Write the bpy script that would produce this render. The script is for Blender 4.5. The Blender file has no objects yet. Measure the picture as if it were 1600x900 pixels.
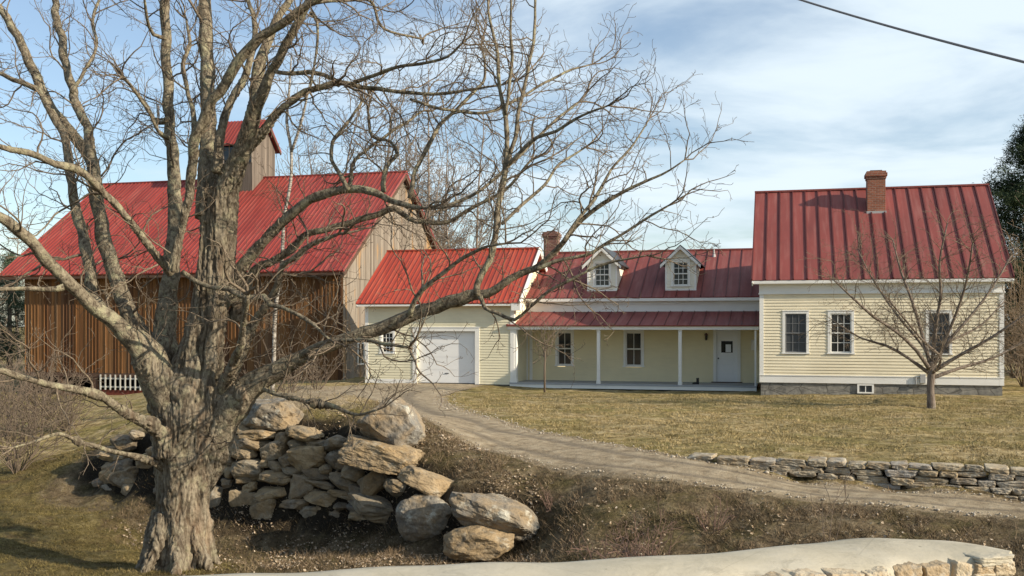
import bpy, bmesh, math, random
import numpy as np
from mathutils import Vector, noise
random.seed(7); rng = np.random.default_rng(7)
R = math.radians
SC = bpy.context.scene; COL = SC.collection
# ------------------------------------------------------------ camera, sky, sun, exposure
F, YH = 1593.3, 507.3            # focal length in pixels of the 1600 px frame, eye-level row
cam = bpy.data.cameras.new('camera'); co = bpy.data.objects.new('camera', cam); COL.objects.link(co)
co.location = (0, 0, 0); co.rotation_euler = (R(90), 0, 0)
cam.sensor_width = 36; cam.lens = F/1600*36; cam.shift_y = (YH-450)/1600
cam.clip_start = .1; cam.clip_end = 5000
SC.camera = co
SUN_TO = Vector((-0.909, 0.471, -0.4515)).normalized()      # direction the light travels
sun = bpy.data.lights.new('sun', 'SUN'); so = bpy.data.objects.new('sun', sun); COL.objects.link(so)
sun.energy = 5.0; sun.angle = R(.5); sun.color = (1, .87, .68)
so.rotation_euler = SUN_TO.to_track_quat('-Z', 'Y').to_euler()
SC.view_settings.view_transform = 'Standard'; SC.view_settings.look = 'None'
SC.view_settings.exposure = 0.45; SC.view_settings.gamma = 1
SC.view_settings.use_curve_mapping = False
W = bpy.data.worlds.new('World'); SC.world = W; W.use_nodes = True
nt = W.node_tree; nt.nodes.clear()
def N(t, typ, **k):
    n = t.nodes.new(typ)
    for a, b in k.items():
        if a in n.inputs: n.inputs[a].default_value = b
        else: setattr(n, a, b)
    return n
out = N(nt, 'ShaderNodeOutputWorld'); bg = N(nt, 'ShaderNodeBackground'); bg.inputs['Strength'].default_value = .12
sky = N(nt, 'ShaderNodeTexSky', sky_type='NISHITA', sun_disc=False)
sky.sun_elevation = math.asin(-SUN_TO.z); sky.sun_rotation = math.atan2(-SUN_TO.x, -SUN_TO.y)
sky.air_density = 1.0; sky.dust_density = .8; sky.ozone_density = 1.6
tc = N(nt, 'ShaderNodeTexCoord'); sep = N(nt, 'ShaderNodeSeparateXYZ'); nt.links.new(tc.outputs['Generated'], sep.inputs[0])
# thin high cloud: the view direction laid onto a flat cloud layer
addz = N(nt, 'ShaderNodeMath', operation='ADD'); addz.inputs[1].default_value = .12; nt.links.new(sep.outputs['Z'], addz.inputs[0])
mz = N(nt, 'ShaderNodeMath', operation='MAXIMUM'); mz.inputs[1].default_value = .03; nt.links.new(addz.outputs[0], mz.inputs[0])
dx = N(nt, 'ShaderNodeMath', operation='DIVIDE'); dy = N(nt, 'ShaderNodeMath', operation='DIVIDE')
nt.links.new(sep.outputs['X'], dx.inputs[0]); nt.links.new(mz.outputs[0], dx.inputs[1])
nt.links.new(sep.outputs['Y'], dy.inputs[0]); nt.links.new(mz.outputs[0], dy.inputs[1])
cmb = N(nt, 'ShaderNodeCombineXYZ'); nt.links.new(dx.outputs[0], cmb.inputs[0]); nt.links.new(dy.outputs[0], cmb.inputs[1])
mp = N(nt, 'ShaderNodeMapping'); mp.inputs['Rotation'].default_value = (0, 0, R(-28)); mp.inputs['Scale'].default_value = (.8, 1.0, 1); mp.inputs['Location'].default_value = (1.3, .4, 0)
nt.links.new(cmb.outputs[0], mp.inputs[0])
nz = N(nt, 'ShaderNodeTexNoise'); nz.inputs['Scale'].default_value = 1.5; nz.inputs['Detail'].default_value = 10; nz.inputs['Roughness'].default_value = .55; nz.inputs['Distortion'].default_value = .35
nt.links.new(mp.outputs[0], nz.inputs['Vector'])
# cloud bank is thickest to the right of the view
bias = N(nt, 'ShaderNodeMath', operation='MULTIPLY_ADD'); bias.inputs[1].default_value = .44; nt.links.new(sep.outputs['X'], bias.inputs[0]); nt.links.new(nz.outputs['Fac'], bias.inputs[2])
cr = N(nt, 'ShaderNodeMapRange', interpolation_type='SMOOTHSTEP'); cr.inputs['From Min'].default_value = .37; cr.inputs['From Max'].default_value = .74; cr.inputs['To Max'].default_value = .92
nt.links.new(bias.outputs[0], cr.inputs['Value'])
cr.inputs['To Min'].default_value = .10
mixc = N(nt, 'ShaderNodeMix', data_type='RGBA'); nt.links.new(cr.outputs[0], mixc.inputs[0]); nt.links.new(sky.outputs[0], mixc.inputs[6]); mixc.inputs[7].default_value = (5.4, 6.15, 6.65, 1)
nt.links.new(mixc.outputs[2], bg.inputs['Color']); nt.links.new(bg.outputs[0], out.inputs[0])

# ------------------------------------------------------------ helpers
def P(px, py, D): return Vector(((px-800)/F*D, D, (YH-py)/F*D))
def G(px, py, z): D = -z*F/(py-YH); return ((px-800)/F*D, D, z)
def tag(o, label=None, cat=None, group=None, kind=None):
    if label: o['label'] = label
    if cat: o['category'] = cat
    if group: o['group'] = group
    if kind: o['kind'] = kind
    return o
def empty(name, loc, rz=0):
    o = bpy.data.objects.new(name, None); COL.objects.link(o); o.location = loc; o.rotation_euler = (0, 0, rz); o.empty_display_size = .2
    return o
class MB:
    def __init__(s, off=(0, 0, 0)): s.v = []; s.f = []; s.m = []; s.o = Vector(off); s.sm = False; s.attr = None
    def V(s, *p): s.v.append((p[0]-s.o.x, p[1]-s.o.y, p[2]-s.o.z)); return len(s.v)-1
    def face(s, pts, m=0):
        s.f.append([s.V(*p) for p in pts]); s.m.append(m)
    def box(s, a, b, m=0):
        x0, x1 = sorted((a[0], b[0])); y0, y1 = sorted((a[1], b[1])); z0, z1 = sorted((a[2], b[2]))
        i = [s.V(x, y, z) for z in (z0, z1) for x, y in ((x0, y0), (x1, y0), (x1, y1), (x0, y1))]
        for q in ((3, 2, 1, 0), (4, 5, 6, 7), (0, 1, 5, 4), (1, 2, 6, 5), (2, 3, 7, 6), (3, 0, 4, 7)):
            s.f.append([i[k] for k in q]); s.m.append(m)
    def prism(s, poly, d, m=0):       # poly: 3d points, d: extrusion vector
        d = Vector(d); n = len(poly); A = [s.V(*p) for p in poly]; Bq = [s.V(*(Vector(p)+d)) for p in poly]
        s.f.append(A[::-1]); s.m.append(m); s.f.append(Bq); s.m.append(m)
        for k in range(n): s.f.append([A[k], A[(k+1) % n], Bq[(k+1) % n], Bq[k]]); s.m.append(m)
    def bar(s, p, q, w, h, m=0, up=(0, 0, 1)):
        p = Vector(p); q = Vector(q); d = (q-p).normalized(); sd = d.cross(Vector(up)).normalized(); u = sd.cross(d)
        poly = [p+sd*a*w/2+u*b*h/2 for a, b in ((-1, -1), (1, -1), (1, 1), (-1, 1))]
        s.prism(poly, q-p, m)
    def tube(s, pts, rad, n=6, m=0, cap=True, rfun=None):
        pts = [Vector(p) for p in pts]; L = len(pts); pu = None; rows = []
        for i, p in enumerate(pts):
            d = (pts[min(i+1, L-1)]-pts[max(i-1, 0)])
            if d.length < 1e-9: d = Vector((0, 0, 1))
            d.normalize()
            if pu is None:
                pu = d.orthogonal().normalized()
            else:
                pu = (pu-d*pu.dot(d))
                pu = pu.normalized() if pu.length > 1e-6 else d.orthogonal().normalized()
            w = d.cross(pu); row = []
            for k in range(n):
                a = 2*math.pi*k/n; r = rad[i]
                dv = pu*math.cos(a)+w*math.sin(a)
                if rfun: r = r*rfun(p, dv, rad[i])
                row.append(s.V(*(p+dv*r)))
            rows.append(row)
        for i in range(L-1):
            for k in range(n):
                k2 = (k+1) % n; s.f.append([rows[i][k], rows[i][k2], rows[i+1][k2], rows[i+1][k]]); s.m.append(m)
        if cap and n > 2:
            s.f.append(rows[0][::-1]); s.m.append(m); s.f.append(rows[-1]); s.m.append(m)
    def build(s, name, mats, parent=None, smooth=False, bevel=0):
        me = bpy.data.meshes.new(name)
        me.from_pydata(s.v, [], s.f)
        if not isinstance(mats, (list, tuple)): mats = [mats]
        for m in mats: me.materials.append(m)
        me.polygons.foreach_set('material_index', s.m)
        if smooth or s.sm: me.polygons.foreach_set('use_smooth', [True]*len(s.f))
        me.update()
        o = bpy.data.objects.new(name, me); COL.objects.link(o)
        if parent: o.parent = parent
        if bevel:
            b = o.modifiers.new('bevel', 'BEVEL'); b.width = bevel; b.segments = 2; b.limit_method = 'ANGLE'
        return o
def npmesh(name, verts, faces, mat, parent=None, smooth=False, attrs=None):
    me = bpy.data.meshes.new(name); faces = np.asarray(faces); n = faces.shape[1]
    me.vertices.add(len(verts)); me.vertices.foreach_set('co', np.asarray(verts, 'f').ravel())
    me.loops.add(faces.size); me.loops.foreach_set('vertex_index', faces.ravel().astype('i'))
    me.polygons.add(len(faces)); me.polygons.foreach_set('loop_start', np.arange(0, faces.size, n, dtype='i')); me.polygons.foreach_set('loop_total', np.full(len(faces), n, 'i'))
    if smooth: me.polygons.foreach_set('use_smooth', [True]*len(faces))
    me.update(); me.validate()
    for k, a in (attrs or {}).items():
        at = me.attributes.new(k, 'FLOAT', 'POINT'); at.data.foreach_set('value', np.asarray(a, 'f'))
    for m in (mat if isinstance(mat, (list, tuple)) else [mat]): me.materials.append(m)
    o = bpy.data.objects.new(name, me); COL.objects.link(o)
    if parent: o.parent = parent
    return o

# ------------------------------------------------------------ materials
class MT:
    def __init__(s, name, rough=.8, spec=.3):
        s.m = bpy.data.materials.new(name); s.m.use_nodes = True; s.t = s.m.node_tree
        s.b = s.t.nodes['Principled BSDF']; s.b.inputs['Roughness'].default_value = rough; s.b.inputs['Specular IOR Level'].default_value = spec
        s.tc = s.t.nodes.new('ShaderNodeTexCoord')
    def co(s, scale=(1, 1, 1), rot=(0, 0, 0), src='Object', attr=None):
        m = s.t.nodes.new('ShaderNodeMapping'); m.inputs['Scale'].default_value = scale; m.inputs['Rotation'].default_value = rot
        s.t.links.new(s.tc.outputs[src], m.inputs[0]); return m.outputs[0]
    def noise(s, vec, scale, detail=5, rough=.55, dist=0):
        n = s.t.nodes.new('ShaderNodeTexNoise'); n.inputs['Scale'].default_value = scale; n.inputs['Detail'].default_value = detail
        n.inputs['Roughness'].default_value = rough; n.inputs['Distortion'].default_value = dist; s.t.links.new(vec, n.inputs['Vector']); return n.outputs['Fac']
    def voro(s, vec, scale, feature='F1', outp='Distance', rnd=1):
        n = s.t.nodes.new('ShaderNodeTexVoronoi'); n.feature = feature; n.inputs['Scale'].default_value = scale; n.inputs['Randomness'].default_value = rnd
        s.t.links.new(vec, n.inputs['Vector']); return n.outputs[outp]
    def ramp(s, fac, stops, interp='LINEAR'):
        n = s.t.nodes.new('ShaderNodeValToRGB'); n.color_ramp.interpolation = interp; e = n.color_ramp.elements
        while len(e) < len(stops): e.new(.5)
        for k, (p, c) in enumerate(stops):
            e[k].position = p; e[k].color = (*c, 1) if isinstance(c, (tuple, list)) else (c, c, c, 1)
        s.t.links.new(fac, n.inputs[0]); return n.outputs[0]
    def mix(s, fac, a, b, mode='MIX'):
        n = s.t.nodes.new('ShaderNodeMix'); n.data_type = 'RGBA'; n.blend_type = mode
        for i, x in ((0, fac), (6, a), (7, b)):
            if isinstance(x, (int, float)): n.inputs[i].default_value = x if i == 0 else (x, x, x, 1)
            elif isinstance(x, tuple): n.inputs[i].default_value = (*x, 1)
            else: s.t.links.new(x, n.inputs[i])
        return n.outputs[2]
    def math(s, op, a, b=0, c=None):
        n = s.t.nodes.new('ShaderNodeMath'); n.operation = op
        for i, x in enumerate((a, b, c)):
            if x is None: continue
            if isinstance(x, (int, float)): n.inputs[i].default_value = x
            else: s.t.links.new(x, n.inputs[i])
        return n.outputs[0]
    def attr(s, name):
        n = s.t.nodes.new('ShaderNodeAttribute'); n.attribute_name = name; return n.outputs['Fac']
    def objrand(s):
        return s.t.nodes.new('ShaderNodeObjectInfo').outputs['Random']
    def col(s, c):
        if isinstance(c, tuple): s.b.inputs['Base Color'].default_value = (*c, 1)
        else: s.t.links.new(c, s.b.inputs['Base Color'])
        return s
    def rough(s, x): s.t.links.new(x, s.b.inputs['Roughness']); return s
    def bump(s, h, strength=.5, dist=.02):
        n = s.t.nodes.new('ShaderNodeBump'); n.inputs['Strength'].default_value = strength; n.inputs['Distance'].default_value = dist
        s.t.links.new(h, n.inputs['Height'])
        old = s.b.inputs['Normal'].links
        if old: s.t.links.new(old[0].from_socket, n.inputs['Normal'])
        s.t.links.new(n.outputs[0], s.b.inputs['Normal']); return s

def painted(name, c, dirt=.25, rough=.55, grime=(.25, .23, .17)):
    m = MT(name, rough); v = m.co()
    n = m.noise(v, .7, 6, .6); n2 = m.noise(m.co((1, 1, 7)), 2.2, 5)
    a = m.ramp(n, [(.35, 0.0), (.75, 1.0)])
    f = m.math('MULTIPLY', m.math('MULTIPLY', a, n2), dirt*1.6)
    m.col(m.mix(f, c, grime)); m.bump(m.noise(v, 25, 3), .12, .004); return m.m
M = {}
M['siding'] = painted('cream_clapboard_paint', (.82, .735, .54), .3)
M['siding_green'] = painted('pale_green_clapboard_paint', (.76, .705, .515), .32)
M['siding_porch'] = painted('yellow_clapboard_paint', (.78, .69, .45), .24)
M['white'] = painted('white_trim_paint', (.80, .79, .75), .22)
M['dull_white'] = painted('dull_whitewash', (.50, .49, .45), .6)
M['dormer_paint'] = painted('pale_cream_dormer_paint', (.80, .76, .64), .22)
M['white_door'] = painted('white_garage_door_paint', (.80, .80, .79), .1, .45)
def metal_roof(name, c1, c2, wash, rough=.42):
    m = MT(name, rough, .45); v = m.co()
    n = m.noise(m.co((1, .35, .35)), .9, 6, .6, .3); n2 = m.noise(m.co((3.2, .25, .25)), 2, 4)
    c = m.mix(m.ramp(n, [(.3, 0.), (.72, 1.)]), c1, c2)
    c = m.mix(m.math('MULTIPLY', m.ramp(n2, [(.48, 0.), (.75, 1.)]), .5), c, wash)
    c = m.mix(m.ramp(m.noise(m.co((.6, .2, .2)), 1.4, 6, .65, .5), [(.48, 0.), (.72, .4)]), c, (c2[0]*.55, c2[1]*.6, c2[2]*.7))
    m.col(c); m.rough(m.ramp(n, [(.2, rough-.06), (.8, rough+.18)])); m.bump(m.noise(v, 1.3, 3), .25, .02); return m.m
M['roof_main'] = metal_roof('faded_red_standing_seam', (.235, .052, .042), (.165, .038, .033), (.32, .14, .12), .6)
M['roof_bright'] = metal_roof('bright_red_ribbed_metal', (.39, .060, .030), (.31, .044, .025), (.46, .15, .09))
M['roof_barn'] = metal_roof('rose_red_ribbed_metal', (.30, .048, .036), (.22, .036, .028), (.37, .14, .11))
m = MT('dark_seam_metal', .5); m.col((.095, .022, .02)); M['seam'] = m.m
def brick(name, c1, c2, mortar):
    m = MT(name, .9); b = m.t.nodes.new('ShaderNodeTexBrick'); b.inputs['Scale'].default_value = 1
    sx = m.t.nodes.new('ShaderNodeSeparateXYZ'); m.t.links.new(m.tc.outputs['Object'], sx.inputs[0])
    cx = m.t.nodes.new('ShaderNodeCombineXYZ'); s_ = m.math('ADD', sx.outputs[0], sx.outputs[1]); m.t.links.new(s_, cx.inputs[0]); m.t.links.new(sx.outputs[2], cx.inputs[1])
    m.t.links.new(cx.outputs[0], b.inputs['Vector'])
    b.inputs['Brick Width'].default_value = .21; b.inputs['Row Height'].default_value = .075; b.inputs['Mortar Size'].default_value = .008
    b.inputs['Color1'].default_value = (*c1, 1); b.inputs['Color2'].default_value = (*c2, 1); b.inputs['Mortar'].default_value = (*mortar, 1); b.inputs['Bias'].default_value = .1
    n = m.noise(m.co(), 3, 5); m.col(m.mix(m.ramp(n, [(.4, 0.), (.8, .5)]), b.outputs['Color'], (.12, .07, .05)))
    m.bump(m.math('SUBTRACT', 1, b.outputs['Fac']), .8, .01); m.bump(m.noise(m.co(), 40, 3), .3, .006); return m.m
M['brick'] = brick('weathered_red_brick', (.36, .13, .075), (.23, .08, .05), (.30, .25, .20))
M['brick_old'] = brick('old_brown_brick', (.25, .11, .08), (.17, .08, .06), (.26, .22, .19))
m = MT('window_glass', .06, .6); m.col((.016, .02, .024)); m.bump(m.noise(m.co(), 1.6, 2), .06, .02); M['glass'] = m.m
m = MT('window_screen', .35, .4); m.col((.05, .055, .06)); M['screen'] = m.m
m = MT('screened_sash', .6); m.col((.16, .165, .17)); M['sash_dim'] = m.m
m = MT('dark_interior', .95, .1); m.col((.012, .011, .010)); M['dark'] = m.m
m = MT('black_metal', .45); m.col((.02, .02, .02)); M['black'] = m.m
m = MT('lead_flashing', .5); m.col(m.mix(m.noise(m.co(), 8), (.30, .30, .30), (.45, .45, .44))); M['flash'] = m.m
m = MT('grey_deck_paint', .6); m.col(m.mix(m.noise(m.co((1, 6, 1)), 4), (.30, .31, .32), (.38, .39, .40))); M['deck'] = m.m
m = MT('painted_door_daylight', .8); m.col((.75, .78, .82)); M['door_daylight'] = m.m  # flat pale colour painted as daylight showing through the door window
m = MT('copper_lantern', .4); m.col((.10, .04, .03)); M['lantern'] = m.m
def boards(name, cols, axis, w=.19, dark=(.05, .035, .025), patch=None):
    m = MT(name, .85, .15); sx = m.t.nodes.new('ShaderNodeSeparateXYZ'); m.t.links.new(m.tc.outputs['Object'], sx.inputs[0])
    idx = m.math('FLOOR', m.math('DIVIDE', sx.outputs[axis], w))
    wn = m.t.nodes.new('ShaderNodeTexWhiteNoise'); wn.noise_dimensions = '1D'; m.t.links.new(idx, wn.inputs['W'])
    c = m.ramp(wn.outputs['Value'], cols)
    st = (8, 8, .35); n = m.noise(m.co(st), 2.2, 6, .6); c = m.mix(m.ramp(n, [(.35, 0.), (.75, .65)]), c, dark)
    if patch:
        n2 = m.noise(m.co((.35, .35, .22)), 1.3, 5, .6, .4); n3 = m.noise(m.co((2.5, 2.5, .3)), 1, 3)
        c = m.mix(m.ramp(m.math('ADD', m.math('MULTIPLY', n2, .6), m.math('MULTIPLY', n3, .45)), [(.55, 0.), (.63, .8)]), c, patch)
    m.col(c); m.bump(n, .5, .01); return m.m
M['barn_boards'] = boards('brown_stained_barn_boards', [(0, (.09, .045, .024)), (.3, (.20, .095, .038)), (.6, (.27, .14, .058)), (.8, (.15, .08, .042)), (1, (.21, .13, .072))], 0, .2, (.05, .024, .014))
M['barn_grey'] = boards('silvered_barn_boards', [(0, (.18, .145, .115)), (.4, (.28, .235, .19)), (.75, (.35, .30, .245)), (1, (.22, .18, .14))], 1, .22, (.07, .06, .05), (.38, .22, .09))
M['cupola_boards'] = boards('dark_weathered_cupola_boards', [(0, (.11, .09, .075)), (.4, (.20, .165, .135)), (.75, (.26, .215, .175)), (1, (.15, .12, .095))], 1, .16, (.05, .04, .035))
m = MT('dark_rake_wood', .8); m.col(m.mix(m.noise(m.co((1, 1, 6)), 2), (.07, .04, .03), (.12, .07, .045))); M['rake'] = m.m
m = MT('red_painted_plank', .8); m.col(m.mix(m.noise(m.co((.5, .5, 4)), 3), (.16, .035, .02), (.10, .03, .02))); M['redplank'] = m.m
def stonemat(name, cols, sc=1.0, lich=.35, bmp=.6):
    m = MT(name, .9, .2); v0 = m.tc.outputs['Object']
    oi = m.t.nodes.new('ShaderNodeObjectInfo')
    va = m.t.nodes.new('ShaderNodeVectorMath'); va.operation = 'ADD'; m.t.links.new(v0, va.inputs[0])
    vm = m.t.nodes.new('ShaderNodeVectorMath'); vm.operation = 'SCALE'; vm.inputs[0].default_value = (17, 31, 23); m.t.links.new(oi.outputs['Random'], vm.inputs['Scale']); m.t.links.new(vm.outputs[0], va.inputs[1])
    v = va.outputs[0]
    c = m.ramp(oi.outputs['Random'], cols)
    n = m.noise(v, 2.2*sc, 8, .65, .4); n2 = m.noise(v, 5*sc, 6, .6); n3 = m.noise(v, 28*sc, 5, .6)
    c = m.mix(m.ramp(n, [(.38, 0.), (.62, .75)]), c, (.33, .23, .12))
    c = m.mix(m.ramp(n2, [(.50, 0.), (.70, .7)]), c, (.10, .095, .085))
    c = m.mix(m.math('MULTIPLY', m.ramp(m.noise(v, 3.3*sc, 6, .7), [(.55, 0.), (.66, 1.)]), lich), c, (.52, .50, .42))
    c = m.mix(.35, c, m.ramp(n3, [(.3, .12), (.7, .5)]), 'OVERLAY')
    m.col(c); m.bump(n3, bmp*1.3, .014); m.bump(n2, bmp, .05); return m.m
M['stone'] = stonemat('field_stone', [(0, (.13, .115, .095)), (.2, (.34, .265, .165)), (.4, (.19, .18, .16)), (.6, (.44, .34, .21)), (.8, (.24, .205, .15)), (1, (.36, .32, .25))])
M['boulder'] = stonemat('grey_boulder_granite', [(0, (.22, .21, .19)), (1, (.27, .24, .19))], .8, .9, .8)
M['tanstone'] = stonemat('tan_boulder_stone', [(0, (.33, .25, .155)), (1, (.39, .30, .19))], .9, .5, .8)
M['wallstone'] = stonemat('dry_wall_stone', [(0, (.30, .27, .22)), (.4, (.46, .41, .31)), (.7, (.38, .365, .34)), (1, (.54, .47, .34))], 1.6, .5)
m = MT('warm_parapet_stone', .85, .2); oi = m.t.nodes.new('ShaderNodeObjectInfo'); v = m.co(); c = m.ramp(oi.outputs['Random'], [(0, (.42, .31, .18)), (.3, (.54, .48, .37)), (.6, (.34, .25, .15)), (1, (.56, .50, .38))])
c = m.mix(m.ramp(m.noise(v, 14, 6, .6), [(.42, 0.), (.66, .7)]), c, (.32, .23, .13)); c = m.mix(m.ramp(m.noise(v, 9, 5, .6), [(.55, 0.), (.68, .6)]), c, (.60, .56, .47)); m.col(c); m.bump(m.noise(v, 60, 5, .65), .6, .005); M['parapetstone'] = m.m
m = MT('weathered_concrete', .85, .25); v = m.co()
n = m.noise(v, 3, 8, .62, .3); c = m.ramp(n, [(.25, (.33, .295, .215)), (.5, (.45, .405, .31)), (.8, (.54, .495, .40))])
c = m.mix(m.ramp(m.noise(v, 1.4, 5, .6), [(.5, 0.), (.8, .45)]), c, (.27, .24, .18))
c = m.mix(m.ramp(m.noise(v, 6, 8, .7, .6), [(.54, 0.), (.66, .55)]), c, (.24, .215, .16)); c = m.mix(m.ramp(m.voro(m.co((1, 1, 1)), 1.1, 'DISTANCE_TO_EDGE'), [(.0, .22), (.004, 0.)]), c, (.15, .13, .10))
sp = m.ramp(m.voro(v, 14), [(.0, 1.), (.13, 0.)]); spm = m.ramp(m.noise(v, 2.1, 2), [(.46, 0.), (.6, 1.)])
c = m.mix(m.math('MULTIPLY', sp, spm), c, (.08, .07, .05))
m.col(c); m.bump(m.noise(v, 60, 5, .7), .35, .004); m.bump(m.noise(m.co((2, 14, 2), (0, 0, R(12))), 3, 4), .3, .008); m.bump(n, .4, .02); M['concrete'] = m.m
m = MT('old_mortar', .95, .1); v = m.co(); m.col(m.mix(m.noise(v, 6, 6), (.30, .26, .19), (.44, .39, .30))); m.bump(m.noise(v, 30, 5), .6, .01); M['mortar'] = m.m
m = MT('granite_foundation', .9, .2); v = m.co(); b = m.voro(m.co((1, 1, 2.4)), 1.7, 'DISTANCE_TO_EDGE')
n = m.noise(v, 4, 7, .65); c = m.ramp(n, [(.3, (.13, .125, .115)), (.55, (.24, .23, .205)), (.8, (.34, .32, .28))])
c = m.mix(m.ramp(b, [(.0, 1.), (.05, 0.)]), c, (.09, .085, .075)); m.col(c); m.bump(n, .8, .03); m.bump(b, .5, .03); M['foundation'] = m.m

# bark
def barkmat(name, c1, c2, lich, lf=.55, sc=1., zs=.22, bmp=1.):
    m = MT(name, .95, .1); v = m.co(); vs = m.co((1, 1, zs))
    n = m.noise(vs, 9*sc, 8, .65, .6); big = m.noise(v, 1.7, 5, .6); sm = m.noise(v, 30*sc, 4, .6)
    c = m.mix(m.ramp(n, [(.38, 0.), (.60, 1.)]), c2, c1)
    lm = m.ramp(m.noise(v, 5.5, 6, .7), [(.50, 0.), (.62, lf)])
    c = m.mix(m.math('MULTIPLY', lm, m.ramp(big, [(.35, 0.), (.6, 1.)])), c, lich)
    c = m.mix(m.ramp(sm, [(.4, .25), (.7, 0.)]), c, (.05, .04, .03))
    if name.startswith('old'): c = m.mix(m.math('MULTIPLY', m.attr('crevice'), .8), c, (.055, .042, .030)); c = m.mix(m.ramp(m.noise(m.co((1.5, 1.5, .3)), 2.2, 5, .6), [(.54, 0.), (.68, .3)]), c, (.28, .18, .11))
    m.col(c); m.bump(sm, .5*bmp, .012); m.bump(n, .9*bmp, .05); return m.m
M['bark'] = barkmat('old_maple_bark', (.32, .275, .205), (.11, .087, .063), (.40, .38, .25), .55)
M['bark_limb'] = barkmat('lichened_limb_bark', (.32, .275, .20), (.085, .066, .048), (.45, .43, .28), .85, 1.6, .7, 1.1)
M['twig'] = barkmat('twig_bark', (.25, .20, .15), (.12, .09, .065), (.34, .31, .2), .3, 2, 1, .3)
M['apple'] = barkmat('apple_bark', (.26, .215, .18), (.13, .10, .08), (.33, .31, .24), .3, 1.5)
M['far_bark'] = barkmat('far_tree_bark', (.31, .26, .21), (.20, .16, .135), (.3, .27, .2), .3, 1)
m = MT('birch_bark', .7); v = m.co(); n = m.noise(m.co((1, 1, 5)), 5, 4, .6); m.col(m.ramp(n, [(.42, (.11, .095, .08)), (.54, (.34, .31, .27)), (.75, (.48, .46, .41))])); M['birch'] = m.m
m = MT('brush_twig', .9, .1); m.col(m.mix(m.noise(m.co(), 1.2, 3), (.12, .092, .07), (.21, .165, .125))); M['brush'] = m.m
m = MT('red_brush_twig', .9, .1); m.col(m.mix(m.noise(m.co(), 1.2, 3), (.24, .15, .12), (.17, .12, .095))); M['redbrush'] = m.m
def needles(name, a, b):
    m = MT(name, .7, .2); m.col(m.mix(m.ramp(m.noise(m.co(), 1.1, 4), [(.35, 0.), (.65, 1.)]), a, b)); return m.m
M['pine'] = needles('dark_pine_needles', (.014, .026, .012), (.04, .065, .024))
M['spruce'] = needles('blue_green_needles', (.05, .08, .05), (.09, .12, .07))

# ------------------------------------------------------------ terrain height
K = 1.088; SB = 1.08; SG = 1.019    # final scale of wing and barn, of the garage
A0 = .26151; CA, SA = math.cos(A0), math.sin(A0)
def loc2w(o, u, v): return (o[0]+u*CA+v*SA, o[1]-u*SA+v*CA)
MAIN = (9.31, 39.66); WING = (.37*K*SB, 40.62*K*SB); GAR = (-6.53*K*SG, 42.6*K*SG); BARN = (-25.25*K*SB, 50.07*K*SB)
GZ = -2.62; GW = -2.86
ctrl = []
def c3(*p): ctrl.append(p)
# round the camera: the road, then the drop behind the parapet
for x in (-30, -15, -6, 0, 3, 8, 20, 30):
    c3(x, -8, -1.6); c3(x, 0, -1.6); c3(x, 4.4, -1.8); c3(x, 7, -3.3)
for x in (-25, -15, -8, -3, 2): c3(x, 11, -4.1); c3(x, 14.5, -4.2)
c3(6, 11, -3.7); c3(12, 11, -3.45); c3(20, 11, -3.3)
# lower ground by the maple and along the foot of the big wall
for px, py in ((278, 885), (60, 880), (450, 870), (600, 875), (700, 880), (150, 800), (0, 800), (-150, 830), (-200, 780)): c3(*G(px, py, -4.2))
FOOT = [(150, 770), (240, 783), (345, 801), (430, 809), (520, 817), (620, 832), (700, 862), (790, 872), (840, 868)]
def footD(px):
    xs = [p[0] for p in FOOT]; ys = [p[1] for p in FOOT]; return 4.2*F/(np.interp(px, xs, ys)-YH)
TOPZ = [(150, -3.3), (200, -2.75), (260, -2.35), (400, -2.28), (560, -2.42), (640, -2.75), (700, -3.1), (780, -3.5), (840, -3.9)]
for px in (150, 200, 260, 330, 400, 470, 540, 600, 650, 700, 750, 800):
    D = footD(px); x = (px-800)/F*D; c3(x, D, -4.2)
    z = np.interp(px, [a for a, b in TOPZ], [b for a, b in TOPZ])
    D2 = D+.75; c3((px-800)/F*D2, D2, z)
# filled yard behind the wall up to the garage
for px, py, z in ((400, 640, -2.45), (560, 650, -2.62), (330, 625, -2.62), (470, 612, -2.76), (640, 640, -2.68), (560, 604, -2.72)): c3(*G(px, py, z))
# driveway centre line and verges
DRV = [(690, 599, -2.72), (600, 612, -2.74), (590, 630, -2.75), (640, 652, -2.68), (730, 676, -2.67), (850, 699, -2.71), (1000, 726, -2.77), (1200, 754, -2.93), (1400, 775, -3.05), (1600, 794, -3.15), (1850, 812, -3.18)]
for p in DRV: c3(*G(*p))
for px, py, z in ((950, 740, -2.83), (1050, 754, -2.88), (1200, 772, -3.0), (1400, 791, -3.1), (1600, 807, -3.18), (850, 718, -2.79), (750, 703, -2.72)): c3(*G(px, py, z))
for px, py, z in ((780, 760, -3.05), (900, 790, -3.28), (900, 850, -3.72), (1050, 800, -3.22), (1050, 850, -3.58), (1250, 820, -3.28), (1450, 826, -3.3), (1600, 850, -3.4)): c3(*G(px, py, z))
# low dry wall: foot and lawn above
LW = [(1060, -2.66, -2.68, 20.7), (1120, -2.65, -2.74, 20.3), (1250, -2.64, -3.02, 19.75), (1400, -2.63, -3.09, 19.1), (1600, -2.63, -3.16, 18.4), (1900, -2.63, -3.2, 17.3)]
for px, zt, zf, D in LW:
    c3((px-800)/F*D, D-.25, zf-.03); c3((px-800)/F*D, D+.06, zf-.03); c3((px-800)/F*(D+.42), D+.42, zt)
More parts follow.
